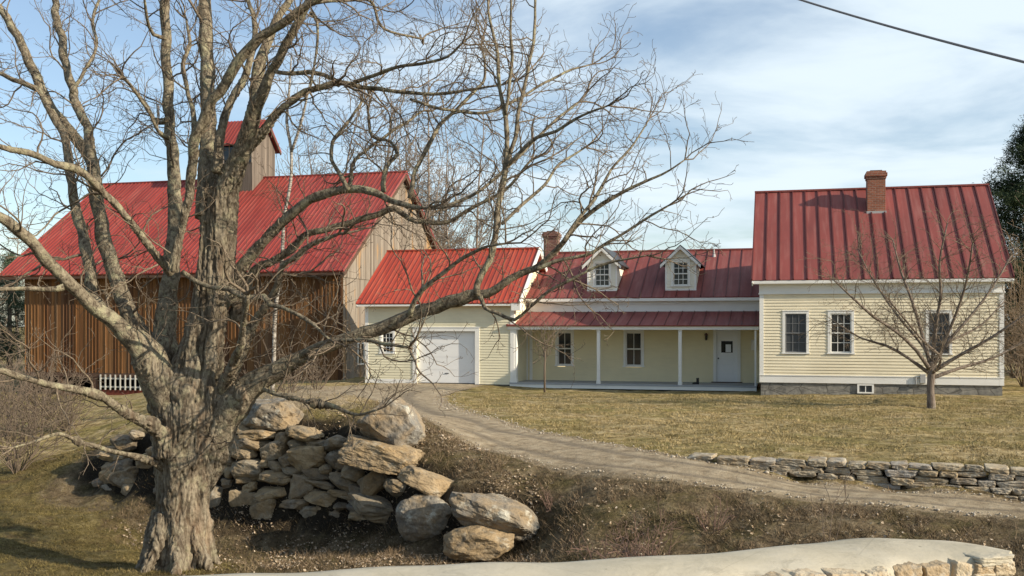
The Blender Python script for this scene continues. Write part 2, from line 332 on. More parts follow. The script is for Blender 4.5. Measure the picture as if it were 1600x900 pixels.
# lawn
for px, py in ((760, 645), (900, 660), (1000, 690), (1150, 690), (1350, 700), (1600, 705), (1000, 640), (1250, 650), (1500, 660), (1400, 625), (1600, 625), (1850, 640)): c3(*G(px, py, GZ+.0))
for px, py in ((850, 612), (1100, 614), (960, 610)): c3(*G(px, py, GW+.02))
for x, y in ((-7, 48.5), (-.4, 46.9)): c3(x, y, -2.72)
for x, y in ((-8, 54), (1.5, 48.5), (9, 46), (-6, 58), (0, 60)): c3(x, y, GW)
for x, y in ((17, 38), (26, 36), (15, 60), (30, 50)): c3(x, y, GZ)
# barn side, lower to the left
for px, py, z in ((150, 700, -3.9), (60, 690, -3.95), (0, 640, -3.85), (150, 650, -3.8), (-200, 650, -4), (0, 740, -4.05), (230, 650, -3.2), (300, 608, -2.7), (250, 612, -3.3)): c3(*G(px, py, z))
for u, z in ((0, -3.75), (4, -3.75), (8.0, -3.7), (11, -3.2), (14, -2.8), (20, -2.75)): x, y = loc2w(BARN, u*SB, 0.3); c3(x, y, z*SB)
for x, y in ((-45, 60), (-60, 30), (-45, 10), (45, 10), (60, 40), (-60, 90), (0, 95), (60, 90), (-30, 80)): c3(x, y, -3.2)
ctrl = np.array(ctrl); 
def rbf_fit():
    X = ctrl[:, :2]; d = np.linalg.norm(X[:, None]-X[None], axis=2); n = len(X)
    A = np.zeros((n+3, n+3)); A[:n, :n] = d+np.eye(n)*-.02; A[:n, n] = 1; A[:n, n+1:] = X; A[n:, :n] = A[:n, n:].T
    return np.linalg.lstsq(A, np.concatenate([ctrl[:, 2], [0, 0, 0]]), rcond=None)[0]
CW = rbf_fit()
def Hraw(xy):
    xy = np.atleast_2d(xy).astype(float); out = np.empty(len(xy))
    for i in range(0, len(xy), 20000):
        q = xy[i:i+20000]; d = np.linalg.norm(q[:, None]-ctrl[None, :, :2], axis=2)
        out[i:i+20000] = d@CW[:-3]+CW[-3]+q@CW[-2:]
    r = np.linalg.norm((xy-np.array([0, 35]))/np.array([60, 60]), axis=1); t = np.clip((r-.8)/.8, 0, 1)
    return np.clip(out, -5, -1.5)*(1-t)+(-3.2)*t
def bumps(x, y):
    return (.035*np.sin(x*1.3+np.sin(y*.9)*1.5)*np.sin(y*1.1+x*.3)+.02*np.sin(x*3.1+y*2.3)*np.sin(y*3.7-x*1.1))
# driveway plan
DP = np.array([G(*p)[:2] for p in DRV]); DWID = np.array([2.1, 2.8, 2.4, 2.0, 1.65, 1.35, 1.05, .85, .75, .70, .70])
def catmull(pts, step):
    pts = [np.array(p, float) for p in pts]; pts = [2*pts[0]-pts[1]]+pts+[2*pts[-1]-pts[-2]]; o = []
    for i in range(1, len(pts)-2):
        p0, p1, p2, p3 = pts[i-1:i+3]; n = max(2, int(np.linalg.norm((p2-p1)[:3])/step))
        for k in range(n):
            t = k/n; o.append(.5*((2*p1)+(-p0+p2)*t+(2*p0-5*p1+4*p2-p3)*t*t+(-p0+3*p1-3*p2+p3)*t**3))
    o.append(pts[-2]); return np.array(o)
DC = catmull(np.c_[DP, DWID], .25)
def drive_w(xy):      # signed: distance minus half-width
    o = np.full(len(xy), 9e9)
    for i in range(0, len(xy), 20000):
        d = np.linalg.norm(xy[i:i+20000, None]-DC[None, :, :2], axis=2)-DC[None, :, 2]; o[i:i+20000] = d.min(1)
    return o
def axis(a, b, st, far, g=1.22):
    c = list(np.arange(a, b+1e-6, st)); s = st; x = b; hi = []
    while x < far: s *= g; x += s; hi.append(x)
    s = st; x = a; lo = []
    while x > -far: s *= g; x -= s; lo.append(x)
    return np.array(lo[::-1]+c+hi)
gx = axis(-17, 16, .18, 1500); gy = axis(5, 46, .18, 1500)
XX, YY = np.meshgrid(gx, gy); XY = np.c_[XX.ravel(), YY.ravel()]
dw = drive_w(XY); ZZ = Hraw(XY)
def sstep(a, b, x): t = np.clip((x-a)/(b-a), 0, 1); return t*t*(3-2*t)
offdrive = sstep(-.1, .8, dw); near = sstep(60, 40, np.abs(XY[:, 0])+np.abs(XY[:, 1]-30))
ZZ = ZZ+bumps(XY[:, 0], XY[:, 1])*offdrive*near
fine = np.array([noise.fractal(Vector((x*1.7, y*1.7, 0)), .9, 2.1, 4) if (abs(x) < 17 and 5 < y < 46) else 0 for x, y in XY])
rough_area = sstep(-2.75, -3.3, ZZ)
ZZ = ZZ+fine*(.018+.05*rough_area)*offdrive
nX = len(gx); nY = len(gy)
idx = np.arange(nX*nY).reshape(nY, nX)
fc = np.stack([idx[:-1, :-1], idx[:-1, 1:], idx[1:, 1:], idx[1:, :-1]], -1).reshape(-1, 4)
ZG = ZZ.reshape(nY, nX)
def H(x, y):
    i = min(max(np.searchsorted(gx, x)-1, 0), nX-2); j = min(max(np.searchsorted(gy, y)-1, 0), nY-2)
    s = (x-gx[i])/(gx[i+1]-gx[i]); t = (y-gy[j])/(gy[j+1]-gy[j])
    return float((ZG[j, i]*(1-s)+ZG[j, i+1]*s)*(1-t)+(ZG[j+1, i]*(1-s)+ZG[j+1, i+1]*s)*t)
a_drive = 1-sstep(-.25, .45, dw)
# leaf litter and weeds: the bank, and the foot of the big wall ; green: the low ground on the left
ftx = np.array([(p[0]-800)/F*footD(p[0]) for p in FOOT]); fty = np.array([footD(p[0]) for p in FOOT])
dfoot = np.min([np.hypot(XY[:, 0]-x, XY[:, 1]-y) for x, y in zip(np.interp(np.linspace(0, 1, 40), np.linspace(0, 1, len(ftx)), ftx), np.interp(np.linspace(0, 1, 40), np.linspace(0, 1, len(fty)), fty))], axis=0)
x_ = XY[:, 0]; y_ = XY[:, 1]
bank = rough_area*sstep(-2.5, .5, x_)
a_litter = np.clip(bank+(1-sstep(.6, 2.2, dfoot))*.9, 0, 1)
a_green = rough_area*(1-sstep(-3.5, -1, x_))*(1-sstep(26, 34, y_))
m = MT('ground_cover', .95, .1); v = m.co()
n1 = m.noise(v, .55, 6, .6, .3); n2 = m.noise(v, 3.5, 8, .68, .2); n3 = m.noise(v, 22, 6, .7); n4 = m.noise(v, 1.6, 6, .7, .5)
straw = m.ramp(n2, [(.34, (.12, .085, .035)), (.46, (.31, .23, .11)), (.56, (.44, .345, .185)), (.68, (.55, .45, .27))])
olive = m.ramp(n2, [(.3, (.10, .085, .026)), (.55, (.215, .18, .055)), (.8, (.30, .25, .09))])
lawn = m.mix(m.ramp(n1, [(.40, 0.), (.62, .85)]), straw, olive)
lawn = m.mix(m.ramp(n4, [(.56, 0.), (.66, .65)]), lawn, (.46, .37, .24))
lawn = m.mix(m.ramp(m.noise(v, 1.1, 7, .7, .8), [(.56, 0.), (.66, .7)]), lawn, (.15, .115, .065))
lit = m.ramp(n2, [(.3, (.07, .052, .03)), (.47, (.17, .125, .075)), (.58, (.27, .21, .13)), (.74, (.40, .33, .23))])
lit = m.mix(m.ramp(n4, [(.52, 0.), (.64, .6)]), lit, (.075, .07, .025))
green = m.ramp(n2, [(.3, (.075, .06, .022)), (.47, (.165, .13, .048)), (.6, (.27, .215, .095)), (.74, (.38, .31, .16))])
green = m.mix(m.ramp(n4, [(.50, 0.), (.64, .75)]), green, (.15, .10, .055))
c = m.mix(m.attr('green'), lawn, green)
c = m.mix(m.ramp(m.math('ADD', m.attr('litter'), m.math('MULTIPLY', m.math('SUBTRACT', n4, .5), .9)), [(.4, 0.), (.6, 1.)]), c, lit)
c = m.mix(m.ramp(m.noise(v, .8, 6, .65, .6), [(.5, 0.), (.62, .6)]), c, m.ramp(n2, [(.35, (.10, .085, .03)), (.7, (.27, .22, .10))]))
grav = m.ramp(m.noise(v, 45, 4, .8), [(.3, (.22, .17, .11)), (.5, (.37, .295, .195)), (.68, (.46, .375, .26)), (.78, (.56, .50, .40))])
grav = m.mix(m.ramp(n1, [(.4, 0.), (.7, .6)]), grav, (.23, .18, .12))
dm = m.ramp(m.math('ADD', m.attr('drive'), m.math('MULTIPLY', m.math('SUBTRACT', n2, .5), 1.0)), [(.42, 0.), (.6, 1.)])
c = m.mix(dm, c, grav)
c = m.mix(m.math('MULTIPLY', m.math('MAXIMUM', m.attr('litter'), m.attr('green')), .28), c, (.05, .038, .02))
c = m.mix(m.attr('soil_shade'), c, (.03, .024, .017))  # steep earth darkened: painted shade for the gaps between wall stones
c = m.mix(.45, c, m.ramp(n3, [(.32, .1), (.68, .85)]), 'OVERLAY')
m.col(c); m.bump(n3, .9, .04); m.bump(n2, .9, .16); M['ground'] = m.m
ycx = DC[np.argsort(DC[:, 0])]
yc = np.interp(x_, ycx[:, 0], ycx[:, 1]); side = sstep(.0, 1.0, yc-y_)*sstep(-5.5, -3.5, x_)
a_litter = np.clip(np.maximum(a_litter, side), 0, 1); a_litter = a_litter*(1-sstep(13, 10, y_))
fy = np.interp(x_, ftx, fty)
yard = sstep(.6, 1.6, y_-fy)*sstep(46.5, 45.5, y_)*sstep(-11, -9, x_)*(1-sstep(-4.5, -2, x_))*sstep(-3.1, -2.9, ZZ)
a_drive = np.maximum(a_drive, yard*.62); a_litter = a_litter*(1-yard*.9)
gzy, gzx = np.gradient(ZZ.reshape(nY, nX), gy, gx); a_soil_shade = sstep(.55, 1.1, np.hypot(gzx, gzy).ravel())*near
g = npmesh('ground', np.c_[XY, ZZ], fc, M['ground'], smooth=True, attrs=dict(drive=a_drive, litter=a_litter, green=a_green, soil_shade=a_soil_shade)); tag(g, kind='structure')
# driveway sheet
m = MT('packed_gravel', .95, .1); v = m.co()
n = m.noise(v, 3, 7, .65); gr = m.noise(v, 60, 3, .8)
c = m.ramp(n, [(.35, (.23, .18, .12)), (.5, (.35, .285, .195)), (.68, (.45, .375, .27))])
rut = m.attr('rut'); c = m.mix(m.ramp(m.math('ADD', rut, m.math('MULTIPLY', m.math('SUBTRACT', n, .5), .8)), [(.35, 0.), (.8, .6)]), c, (.155, .13, .10))
pb = m.ramp(m.voro(v, 16), [(.0, 1.), (.16, 0.)]); pbm = m.ramp(m.noise(v, 1.1, 4), [(.5, 0.), (.65, .8)])
c = m.mix(m.math('MULTIPLY', pb, pbm), c, (.52, .49, .43))
c = m.mix(.35, c, m.ramp(gr, [(.3, .15), (.7, .85)]), 'OVERLAY'); m.col(c); m.bump(gr, .9, .03); m.bump(n, .9, .10); M['gravel'] = m.m
vs = []; rt = []; cols_ = 13
for i in range(len(DC)):
    t = DC[min(i+1, len(DC)-1), :2]-DC[max(i-1, 0), :2]; t = t/np.linalg.norm(t); nn = np.array([-t[1], t[0]])
    for k in range(cols_):
        s = k/(cols_-1)*2-1; e = 1+.10*noise.noise(Vector((i*.22, s*2, 3)))+.14*noise.noise(Vector((i*.9, s*2, 9)))
        p = DC[i, :2]+nn*s*DC[i, 2]*e*.95
        rr = max(0, 1-abs(abs(s)-.5)/.22)
        if i < 30: rr *= i/30
        h = H(p[0], p[1])+.022-.03*rr*.6-(.035 if abs(s) > .95 else 0); vs.append((p[0], p[1], h)); rt.append(rr)
ii = np.arange(len(DC)*cols_).reshape(-1, cols_); fd = np.stack([ii[:-1, :-1], ii[:-1, 1:], ii[1:, 1:], ii[1:, :-1]], -1).reshape(-1, 4)
o = npmesh('driveway', vs, fd, M['gravel'], smooth=True, attrs=dict(rut=rt)); tag(o, kind='structure')
m = MT('asphalt', .9); m.col(m.mix(m.noise(m.co(), 30), (.045, .045, .045), (.07, .07, .068))); 
b = MB(); b.box((-200, -6, -1.75), (200, 2.6, -1.55)); tag(b.build('road', m.m), kind='structure')

# ------------------------------------------------------------ building pieces (local frame: u along the front, v into depth, z up)
def clap(mb, spans, z0, z1, vpos, holes=(), step=.118, lap=.024, m=0, axis='v', sgn=-1):
    """lapped boards on the plane vpos; spans(z)->(u0,u1)"""
    z = z0
    while z < z1-1e-4:
        zt = min(z+step, z1); s0 = spans(z); s1 = spans(zt)
        cuts = sorted([h for h in holes if h[1] < zt-.02 and h[3] > z+.02]); seg = []; a = 0
        segs = []; cur = None
        lo0, hi0, lo1, hi1 = s0[0], s0[1], s1[0], s1[1]
        if hi1 > lo1 or hi0 > lo0:
            st = (lo0, lo1)
            for h in cuts: segs.append((st, (h[0], h[0]))); st = (h[2], h[2])
            segs.append((st, (hi0, hi1)))
        for (a0, a1), (b0, b1) in segs:
            if b0-a0 < .005: continue
            d = lap*sgn
            def pt(u, off, zz): return (u, vpos+off, zz) if axis == 'v' else (vpos+off, u, zz)
            mb.face([pt(a0, d, z), pt(b0, d, z), pt(b1, 0, zt), pt(a1, 0, zt)], m)
            mb.face([pt(a0, 0, z), pt(b0, 0, z), pt(b0, d, z), pt(a0, d, z)], m)
        z = zt
def window(par, u0, z0, u1, z1, vpos, off, cols=3, rows=2, trim=.11, glass='glass', sub=False, name='window'):
    """cased sash window in the plane vpos, opening u0..u1,z0..z1; front is towards -v"""
    mb = MB(off); t = trim
    mb.box((u0-t, vpos-.035, z0-t*.6), (u0, vpos+.03, z1+t)); mb.box((u1, vpos-.035, z0-t*.6), (u1+t, vpos+.03, z1+t))
    mb.box((u0, vpos-.034, z1), (u1, vpos+.03, z1+t)); mb.box((u0-t-.03, vpos-.06, z0-.05), (u1+t+.03, vpos+.03, z0-.002))
    mb.box((u0-t-.02, vpos-.055, z1+t), (u1+t+.02, vpos+.02, z1+t+.03))
    parts = MB(off) if not sub else mb
    mm = 0; s = .045; zm = (z0+z1)/2
    for (a, b_, y) in ((z0, zm+.02, vpos+.045), (zm-.02, z1, vpos+.02)):
        parts.box((u0, y, a), (u0+s, y+.03, b_), mm); parts.box((u1-s, y, a), (u1, y+.03, b_), mm)
        parts.box((u0+s, y, a), (u1-s, y+.03, a+s), mm); parts.box((u0+s, y, b_-s), (u1-s, y+.03, b_), mm)
        for k in range(1, cols):
            x = u0+s+(u1-u0-2*s)*k/cols; parts.box((x-.011, y+.004, a+s), (x+.011, y+.02, b_-s), mm)
        for k in range(1, rows):
            z = a+s+(b_-a-2*s)*k/rows; parts.box((u0+s, y+.005, z-.011), (u1-s, y+.019, z+.011), mm)
    gl = MB(off) if not sub else mb; gm = 0 if not sub else 1
    gl.face([(u0+.01, vpos+.066, z0+.01), (u1-.01, vpos+.066, z0+.01), (u1-.01, vpos+.066, zm), (u0+.01, vpos+.066, zm)], gm)
    gl.face([(u0+.01, vpos+.041, zm), (u1-.01, vpos+.041, zm), (u1-.01, vpos+.041, z1-.01), (u0+.01, vpos+.041, z1-.01)], gm)
    if sub: return mb.build(name, [M['white'], M[glass]], par)
    w = mb.build(name, M['white'], par); parts.build('sash', M['sash_dim'] if glass == 'screen' else M['white'], w); gl.build('pane', M[glass], w)
    return w
def roof_slopes(par, off, u0, u1, v0, zE, vR, zR, v2, mat, rib, ribw=.03, ribh=.035, seam=None, thick=.07, name='roof', both=True):
    mb = MB(off)
    for (va, za, vb, zb) in ((v0, zE, vR, zR), (v2, zE, vR, zR))[:2 if both else 1]:
        d = Vector((0, vb-va, zb-za)).normalized(); nrm = Vector((0, -d.z, d.y)) if vb > va else Vector((0, d.z, -d.y))
        if nrm.z < 0: nrm = -nrm
        a = Vector((u0, va, za)); q = [Vector((u0, va, za)), Vector((u1, va, za)), Vector((u1, vb, zb)), Vector((u0, vb, zb))]
        mb.prism([p-nrm*thick for p in q] if vb > va else [p-nrm*thick for p in q][::-1], nrm*thick, 0)
        n = int(round((u1-u0)/rib)); 
        for k in range(n+1):
            u = u0+.02+(u1-u0-.04)*k/n
            mb.bar(Vector((u, va, za))+nrm*ribh/2, Vector((u, vb, zb))+nrm*ribh/2, ribw, ribh, 1 if seam else 0, up=nrm)
    mb.box((u0-.01, vR-.10, zR-.03), (u1+.01, vR+.10, zR+.045), 0)
    return mb.build(name, [mat, M['seam']], par)
def chimney(par, off, u0, u1, v0, v1, z0, z1, mat, corb=.04):
    mb = MB(off); mb.box((u0, v0, z0), (u1, v1, z1-.32)); mb.box((u0-corb*.6, v0-corb*.6, z1-.32), (u1+corb*.6, v1+corb*.6, z1-.22))
    mb.box((u0-corb*1.4, v0-corb*1.4, z1-.22), (u1+corb*1.4, v1+corb*1.4, z1-.08)); mb.box((u0-corb*.5, v0-corb*.5, z1-.08), (u1+corb*.5, v1+corb*.5, z1))
    c = mb.build('chimney', mat, par, bevel=.008)
    f = MB(off); f.box((u0+.12, v0+.12, z1-.01), (u1-.12, v1-.12, z1+.05)); f.build('flue', M['lantern'], c)
    return c
def spangable(u0, u1, uR, zE, zR):
    def s(z):
        t = min(max((z-zE)/(zR-zE), 0), 1); return (u0+(uR-u0)*t, u1+(uR-u1)*t)
    return s

# ------------------------------------------------------------ main house
def main_house():
    off = (0, 0, GZ); h = empty('farmhouse', (MAIN[0], MAIN[1], GZ), -A0)
    tag(h, 'cream clapboard farmhouse with faded red standing seam roof and tall brick chimney', 'house')
    L, Wd, zE, zR, zB = 9.37, 9.96, 1.73, 5.77, -2.25; i = .32; vR = Wd/2
    wins = [(1.27, -1.08, 2.06, .43), (2.95, -1.08, 3.72, .43), (6.47, -1.08, 7.2, .43)]
    mb = MB(off); zt = zE-.05; slope = (zR-zE)/vR
    clap(mb, lambda z: (i+.12, L-i-.12), zB+.27, 1.22, i, holes=[(a, b, c_, d) for a, b, c_, d in wins])
    clap(mb, lambda z: (i+.12, L-i-.12), zB+.27, 1.22, Wd-i, sgn=1)
    for u, s in ((i, -1), (L-i, 1)):
        clap(mb, spangable(i+.1, Wd-i-.1, vR, zE+.1, zR-.12), zB+.27, zR-.15, u, axis='u', sgn=s)
    for (a, b_, c_, d) in wins:       # reveals
        mb.box((a-.02, i+.10, b_-.02), (c_+.02, i+.12, d+.02), 1)
    mb.box((i+.02, i+.13, zB), (L-i-.02, Wd-i-.05, zB+.05), 1)
    w = mb.build('wall', [M['siding'], M['dark']], h)
    t = MB(off)
    for u in (i-.02, L-i-.14):
        for v in (i-.03, Wd-i-.13): t.box((u, v, zB), (u+.16, v+.16, 1.25))
    t.box((i-.02, i-.028, zB), (L-i+.02, i+.03, zB+.27)); t.box((i-.03, i-.05, zB+.27), (L-i+.03, i+.02, zB+.30))
    t.box((i-.035, i-.035, 1.22), (L-i+.035, i+.04, 1.60)); t.box((i-.06, i-.08, 1.18), (L-i+.06, i+.03, 1.23))
    t.box((i-.02, Wd-i-.03, 1.22), (L-i+.02, Wd-i+.03, 1.6)); t.box((i-.028, i+.14, zB), (i+.03, Wd-i-.14, zB+.27)); t.box((L-i-.03, i+.14, zB), (L-i+.028, Wd-i-.14, zB+.27))
    t.build('trim', M['white'], h)
    t = MB(off); t.box((.03, .02, 1.58), (L-.03, i+.06, 1.63)); t.box((.02, 0.015, 1.60), (L-.02, .06, 1.70)); t.box((.03, Wd-i-.1, 1.58), (L-.03, Wd-.02, 1.63))
    for u0, u1 in ((.02, .06), (L-.06, L-.02)):
        for va, vb in ((.03, vR), (Wd-.03, vR)):
            t.bar((u0+.02, va, zE-.16), (u0+.02, vb, zR-.16), .045, .17, 0)
    for u in (.1, L-.1):
        for va, vb in ((.1, vR), (Wd-.1, vR)):
            a = min(i, .3)
            uu = (.06, i+.02) if u < 1 else (L-i-.02, L-.06)
            t.prism([(uu[0], va, zE-.10), (uu[1], va, zE-.10), (uu[1], vb, zR-.11), (uu[0], vb, zR-.11)], (0, 0, .02))
    t.build('cornice', M['white'], h)
    roof_slopes(h, off, 0, L, 0, zE, vR, zR, Wd, M['roof_main'], .515, .045, .05, seam=True)
    f = MB(off); f.box((i+.03, i+.03, -3.1), (L-i-.03, Wd-i-.03, zB)); fo = f.build('foundation', M['foundation'], h)
    bw = MB(off); u0, u1, z0, z1 = 3.93, 4.53, -2.62, -2.27
    bw.box((u0, i-.03, z0), (u0+.07, i+.05, z1)); bw.box((u1-.07, i-.03, z0), (u1, i+.05, z1)); bw.box((u0+.07, i-.03, z0), (u1-.07, i+.05, z0+.05)); bw.box((u0+.07, i-.03, z1-.05), (u1-.07, i+.05, z1))
    bw.box(((u0+u1)/2-.015, i-.01, z0+.05), ((u0+u1)/2+.015, i+.02, z1-.05))
    b = bw.build('basement_window', M['white'], h); pn = MB(off); pn.face([(u0+.05, i+.022, z0+.03), (u1-.05, i+.022, z0+.03), (u1-.05, i+.022, z1-.03), (u0+.05, i+.022, z1-.03)]); pn.build('pane', M['screen'], b)
    for k, (a, b_, c_, d) in enumerate(wins): window(h, a, b_, c_, d, i, off, 3, 2, .10, 'screen' if k != 1 else 'glass')
    chimney(h, off, 4.53, 5.24, 3.55, 4.25, 4.2, 6.31, M['brick'], .05)
    fl = MB(off); fl.box((4.50, 3.49, 4.42), (5.27, 3.57, 4.66)); fl.build('flashing', M['flash'], h)
    ub = MB(off); ub.box((6.16, i-.12, -2.2), (6.36, i-.03, -1.86)); ub.box((6.0, i-.10, -2.25), (6.04, i-.05, -1.95)); ub.box((6.04, i-.10, -1.99), (6.16, i-.05, -1.95)); ub.build('meter_box', M['flash'], h, bevel=.01)
main_house()

# ------------------------------------------------------------ wing with porch
def wing():
    gz = GZ; off = (0, 0, gz); h = empty('house_wing', (WING[0], WING[1], gz*SB), -A0); h.scale = (SB,)*3
    tag(h, 'low wing with two dormers and an open front porch between garage and farmhouse', 'house wing')
    L = 10.25; vR = 4.22*K; zE = 1.06*K; zR = 3.14*K; i = .33; Wd = 2*vR; zD = -2.40
    LW_ = L-.02
    wins = [(1.36*K+.06, -1.60*K, 1.98*K, -.30*K), (4.14*K, -1.60*K, 4.76*K, -.30*K)]
    door = (7.62*K, zD+.02, 8.40*K, -.20*K)
    mb = MB(off); clap(mb, lambda z: (.1, LW_), zD, .5, i, holes=wins+[door], m=0)
    clap(mb, lambda z: (.1, LW_), zD, zE-.1, Wd-i, sgn=1)
    clap(mb, spangable(i+.1, Wd-i-.1, vR, zE, zR-.12), zD, zR-.15, .12, axis='u', sgn=-1)
    for a, b_, c_, d in wins+[door]: mb.box((a-.02, i+.10, b_-.02), (c_+.02, i+.12, d+.02), 1)
    mb.build('wall', [M['siding_porch'], M['dark']], h)
    t = MB(off); t.box((.02, i-.04, .52), (LW_, i+.06, .80*K)); t.box((.0, i-.10, .80*K), (LW_, i+.05, .84*K)); t.box((.0, 0.05, .98), (LW_, i+.03, 1.02)); t.box((0.01, .02, .99), (LW_, .06, zE-.04))
    t.box((.02, i-.06, .84*K), (LW_, i+.04, .99))
    t.box((.06, i-.05, zD), (.22, i+.06, .52))                                       # corner boards
    t.build('trim', M['white'], h)
    roof_slopes(h, off, 0, LW_, 0, zE, vR, zR, Wd, M['roof_main'], .50, .022, .035, seam=True)
    # porch
    vF = -1.92
    p = MB(off); n = (0, -2.35, 0)
    a = Vector((0, -2.05, -.02)); b_ = Vector((0, i-.02, .56)); d = (b_-a).normalized(); nr = Vector((0, -d.z, d.y))
    p.prism([Vector((-.12, a.y, a.z-.05)), Vector((L-.2, a.y, a.z-.05)), Vector((L-.2, b_.y, b_.z-.05)), Vector((-.12, b_.y, b_.z-.05))], nr*.05)
    k = 0
    while -.1+k*.5 < L-.2:
        u = -.1+k*.5; p.bar(Vector((u, a.y, a.z))+nr*.012, Vector((u, b_.y, b_.z))+nr*.012, .022, .035, 1, up=nr); k += 1
    p.build('porch_roof', [M['roof_main'], M['seam']], h)
    p = MB(off); p.box((-.08, -1.98, -.20), (L-.2, -1.78, -.075)); p.box((-.1, -2.02, -.08), (L-.2, -1.9, -.065)); p.box((-.05, -1.78, -.095), (L-.2, i-.05, -.08))
    p.prism([(-.02, -1.9, -.08), (-.02, i-.04, -.08), (-.02, i-.04, .48)], (.06, 0, 0)); p.build('porch_beam', M['white'], h)
    for u, w_ in ((.02, .26), (3.36*K, .13), (6.38*K, .13)):
        q = MB(off); q.box((u, -1.90, zD+.0), (u+w_, -1.90+w_, -.20)); q.box((u-.02, -1.92, zD), (u+w_+.02, -1.88+w_, zD+.12)); q.box((u-.015, -1.915, -.28), (u+w_+.015, -1.885+w_, -.23)); q.build('porch_post', M['white'], h, bevel=.006)
    q = MB(off); q.box((.04, -1.62, zD), (.10, i-.06, -.12)); q.box((.3, i-.05, zD), (.42, i+.0, -.1)); q.build('porch_end_panel', M['white'], h)
    dk = MB(off); dk.box((.0, -1.95, zD-.06), (L-.28, i-.03, zD)); dk.build('porch_deck', M['deck'], h)
    ap = MB(off); ap.box((.0, -1.93, zD-.20), (L-.28, -1.88, zD-.06)); ap.box((.0, -1.87, zD-.20), (.05, i, zD-.06)); ap.build('deck_apron', M['white'], h)
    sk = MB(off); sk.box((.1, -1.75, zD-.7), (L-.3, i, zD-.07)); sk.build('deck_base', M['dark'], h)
    for a_, b2, c_, d_ in wins: window(h, a_, b2, c_, d_, i, off, 2, 1, .10)
    # door
    fr = MB(off); u0, z0, u1, z1 = door
    fr.box((u0-.13, i-.05, z0-.02), (u0, i+.03, z1+.06)); fr.box((u1, i-.05, z0-.02), (u1+.13, i+.03, z1+.06)); fr.box((u0, i-.05, z1), (u1, i+.03, z1+.06))
    d = MB(off); y = i+.02; wz0, wz1 = z0+1.22, z0+1.70; wu0, wu1 = u0+.19, u1-.19
    d.box((u0, y, z0), (wu0, y+.05, z1)); d.box((wu1, y, z0), (u1, y+.05, z1)); d.box((wu0, y, z0), (wu1, y+.05, wz0)); d.box((wu0, y, wz1), (wu1, y+.05, z1))
    for k in range(3):
        za = z0+.12+k*.36; d.box((u0+.14, y-.012, za), (u1-.14, y-.001, za+.25))
    do = d.build('door', M['white_door'], h, bevel=.004)
    fr.build('door_frame', M['white'], h)
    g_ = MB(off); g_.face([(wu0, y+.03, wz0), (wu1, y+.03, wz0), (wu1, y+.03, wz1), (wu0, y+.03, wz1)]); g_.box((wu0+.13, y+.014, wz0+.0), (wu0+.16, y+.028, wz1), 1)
    g_.box((wu0+.18, y+.018, wz0+.02), (wu1-.07, y+.026, wz1-.14), 2); g_.build('pane', [M['glass'], M['dark'], M['door_daylight']], do)  # pale panel added at the door glass, standing for the bright window beyond
    kb = MB(off); kb.tube([(u0+.08, y, z0+.98), (u0+.08, y-.07, z0+.98)], [.022, .034], 10); kb.build('handle', M['black'], do)
    th = MB(off); th.box((u0-.2, i-.22, zD+.003), (u1+.2, i-.06, zD+.035)); th.build('threshold', M['rake'], h)
    ds = MB(off); ds.box((L-.36, -1.90, zD-.1), (L-.29, -1.83, -.1)); ds.box((L-.34, -1.99, zD-.25), (L-.28, -1.85, zD-.1)); ds.build('downspout', M['white'], h)
    bx = MB(off); bx.box((L-.55, i-.14, -1.05), (L-.37, i-.03, -.62)); bx.build('electric_box', M['white'], h, bevel=.01)
    # lantern
    u = 7.24*K; z = -.46*K; ln = MB(off); ln.box((u-.05, i-.035, z-.12), (u+.05, i-.02, z+.12)); ln.bar((u, i-.03, z+.13), (u, i-.16, z+.16), .02, .02)
    ln.tube([(u, i-.15, z+.15), (u, i-.15, z+.08), (u, i-.15, z+.06)], [.02, .08, .085], 6); ln.tube([(u, i-.15, z+.06), (u, i-.15, z-.12)], [.065, .05], 6, 1); ln.tube([(u, i-.15, z-.12), (u, i-.15, z-.16)], [.055, .01], 6)
    ln.build('porch_lantern', [M['lantern'], M['glass']], h)
    # dormers
    for uc in (3.16*K, 6.24*K):
        v0 = .62; sl = (zR-zE)/vR; zb = zE+sl*v0+.02; zt = 2.46*K; za = 3.02*K; hw = .64
        dm = MB(off); vb = (zt-zE)/sl
        wz0, wz1, ww = zb+.16, zt+.02, .34
        dm.box((uc-hw, v0, zb-.02), (uc-ww, v0+.06, zt)); dm.box((uc+ww, v0, zb-.02), (uc+hw, v0+.06, zt)); dm.box((uc-ww, v0, zb-.02), (uc+ww, v0+.06, wz0))
        clap(dm, lambda z: (uc-hw+.05, uc-ww), zb, zt, v0-.001); clap(dm, lambda z: (uc+ww, uc+hw-.05), zb, zt, v0-.001)
        dm.prism([(uc-hw, v0, zt), (uc+hw, v0, zt), (uc, v0, za-.06)], (0, .06, 0)); dm.box((uc-ww, v0+.10, wz0), (uc+ww, v0+.11, wz1), 1)
        for s in (-1, 1):
            x = uc+s*hw; dm.face([(x, v0, zb), (x, vb, zt), (x, v0, zt)])
            dm.box((x-.07 if s > 0 else x-.012, v0-.018, zb-.05), (x+.012 if s > 0 else x+.07, v0-.002, zt+.03), 2)
        dm.box((uc-hw-.01, v0-.03, zb-.06), (uc+hw+.01, v0-.003, zb+.03), 2)
        dobj = dm.build('dormer', [M['dormer_paint'], M['dark'], M['white']], h)
        rf = MB(off); ov = .22; kk = (za-zt)/hw
        vr = (za-zE)/sl; vl = (zt-.22*kk-zE)/sl
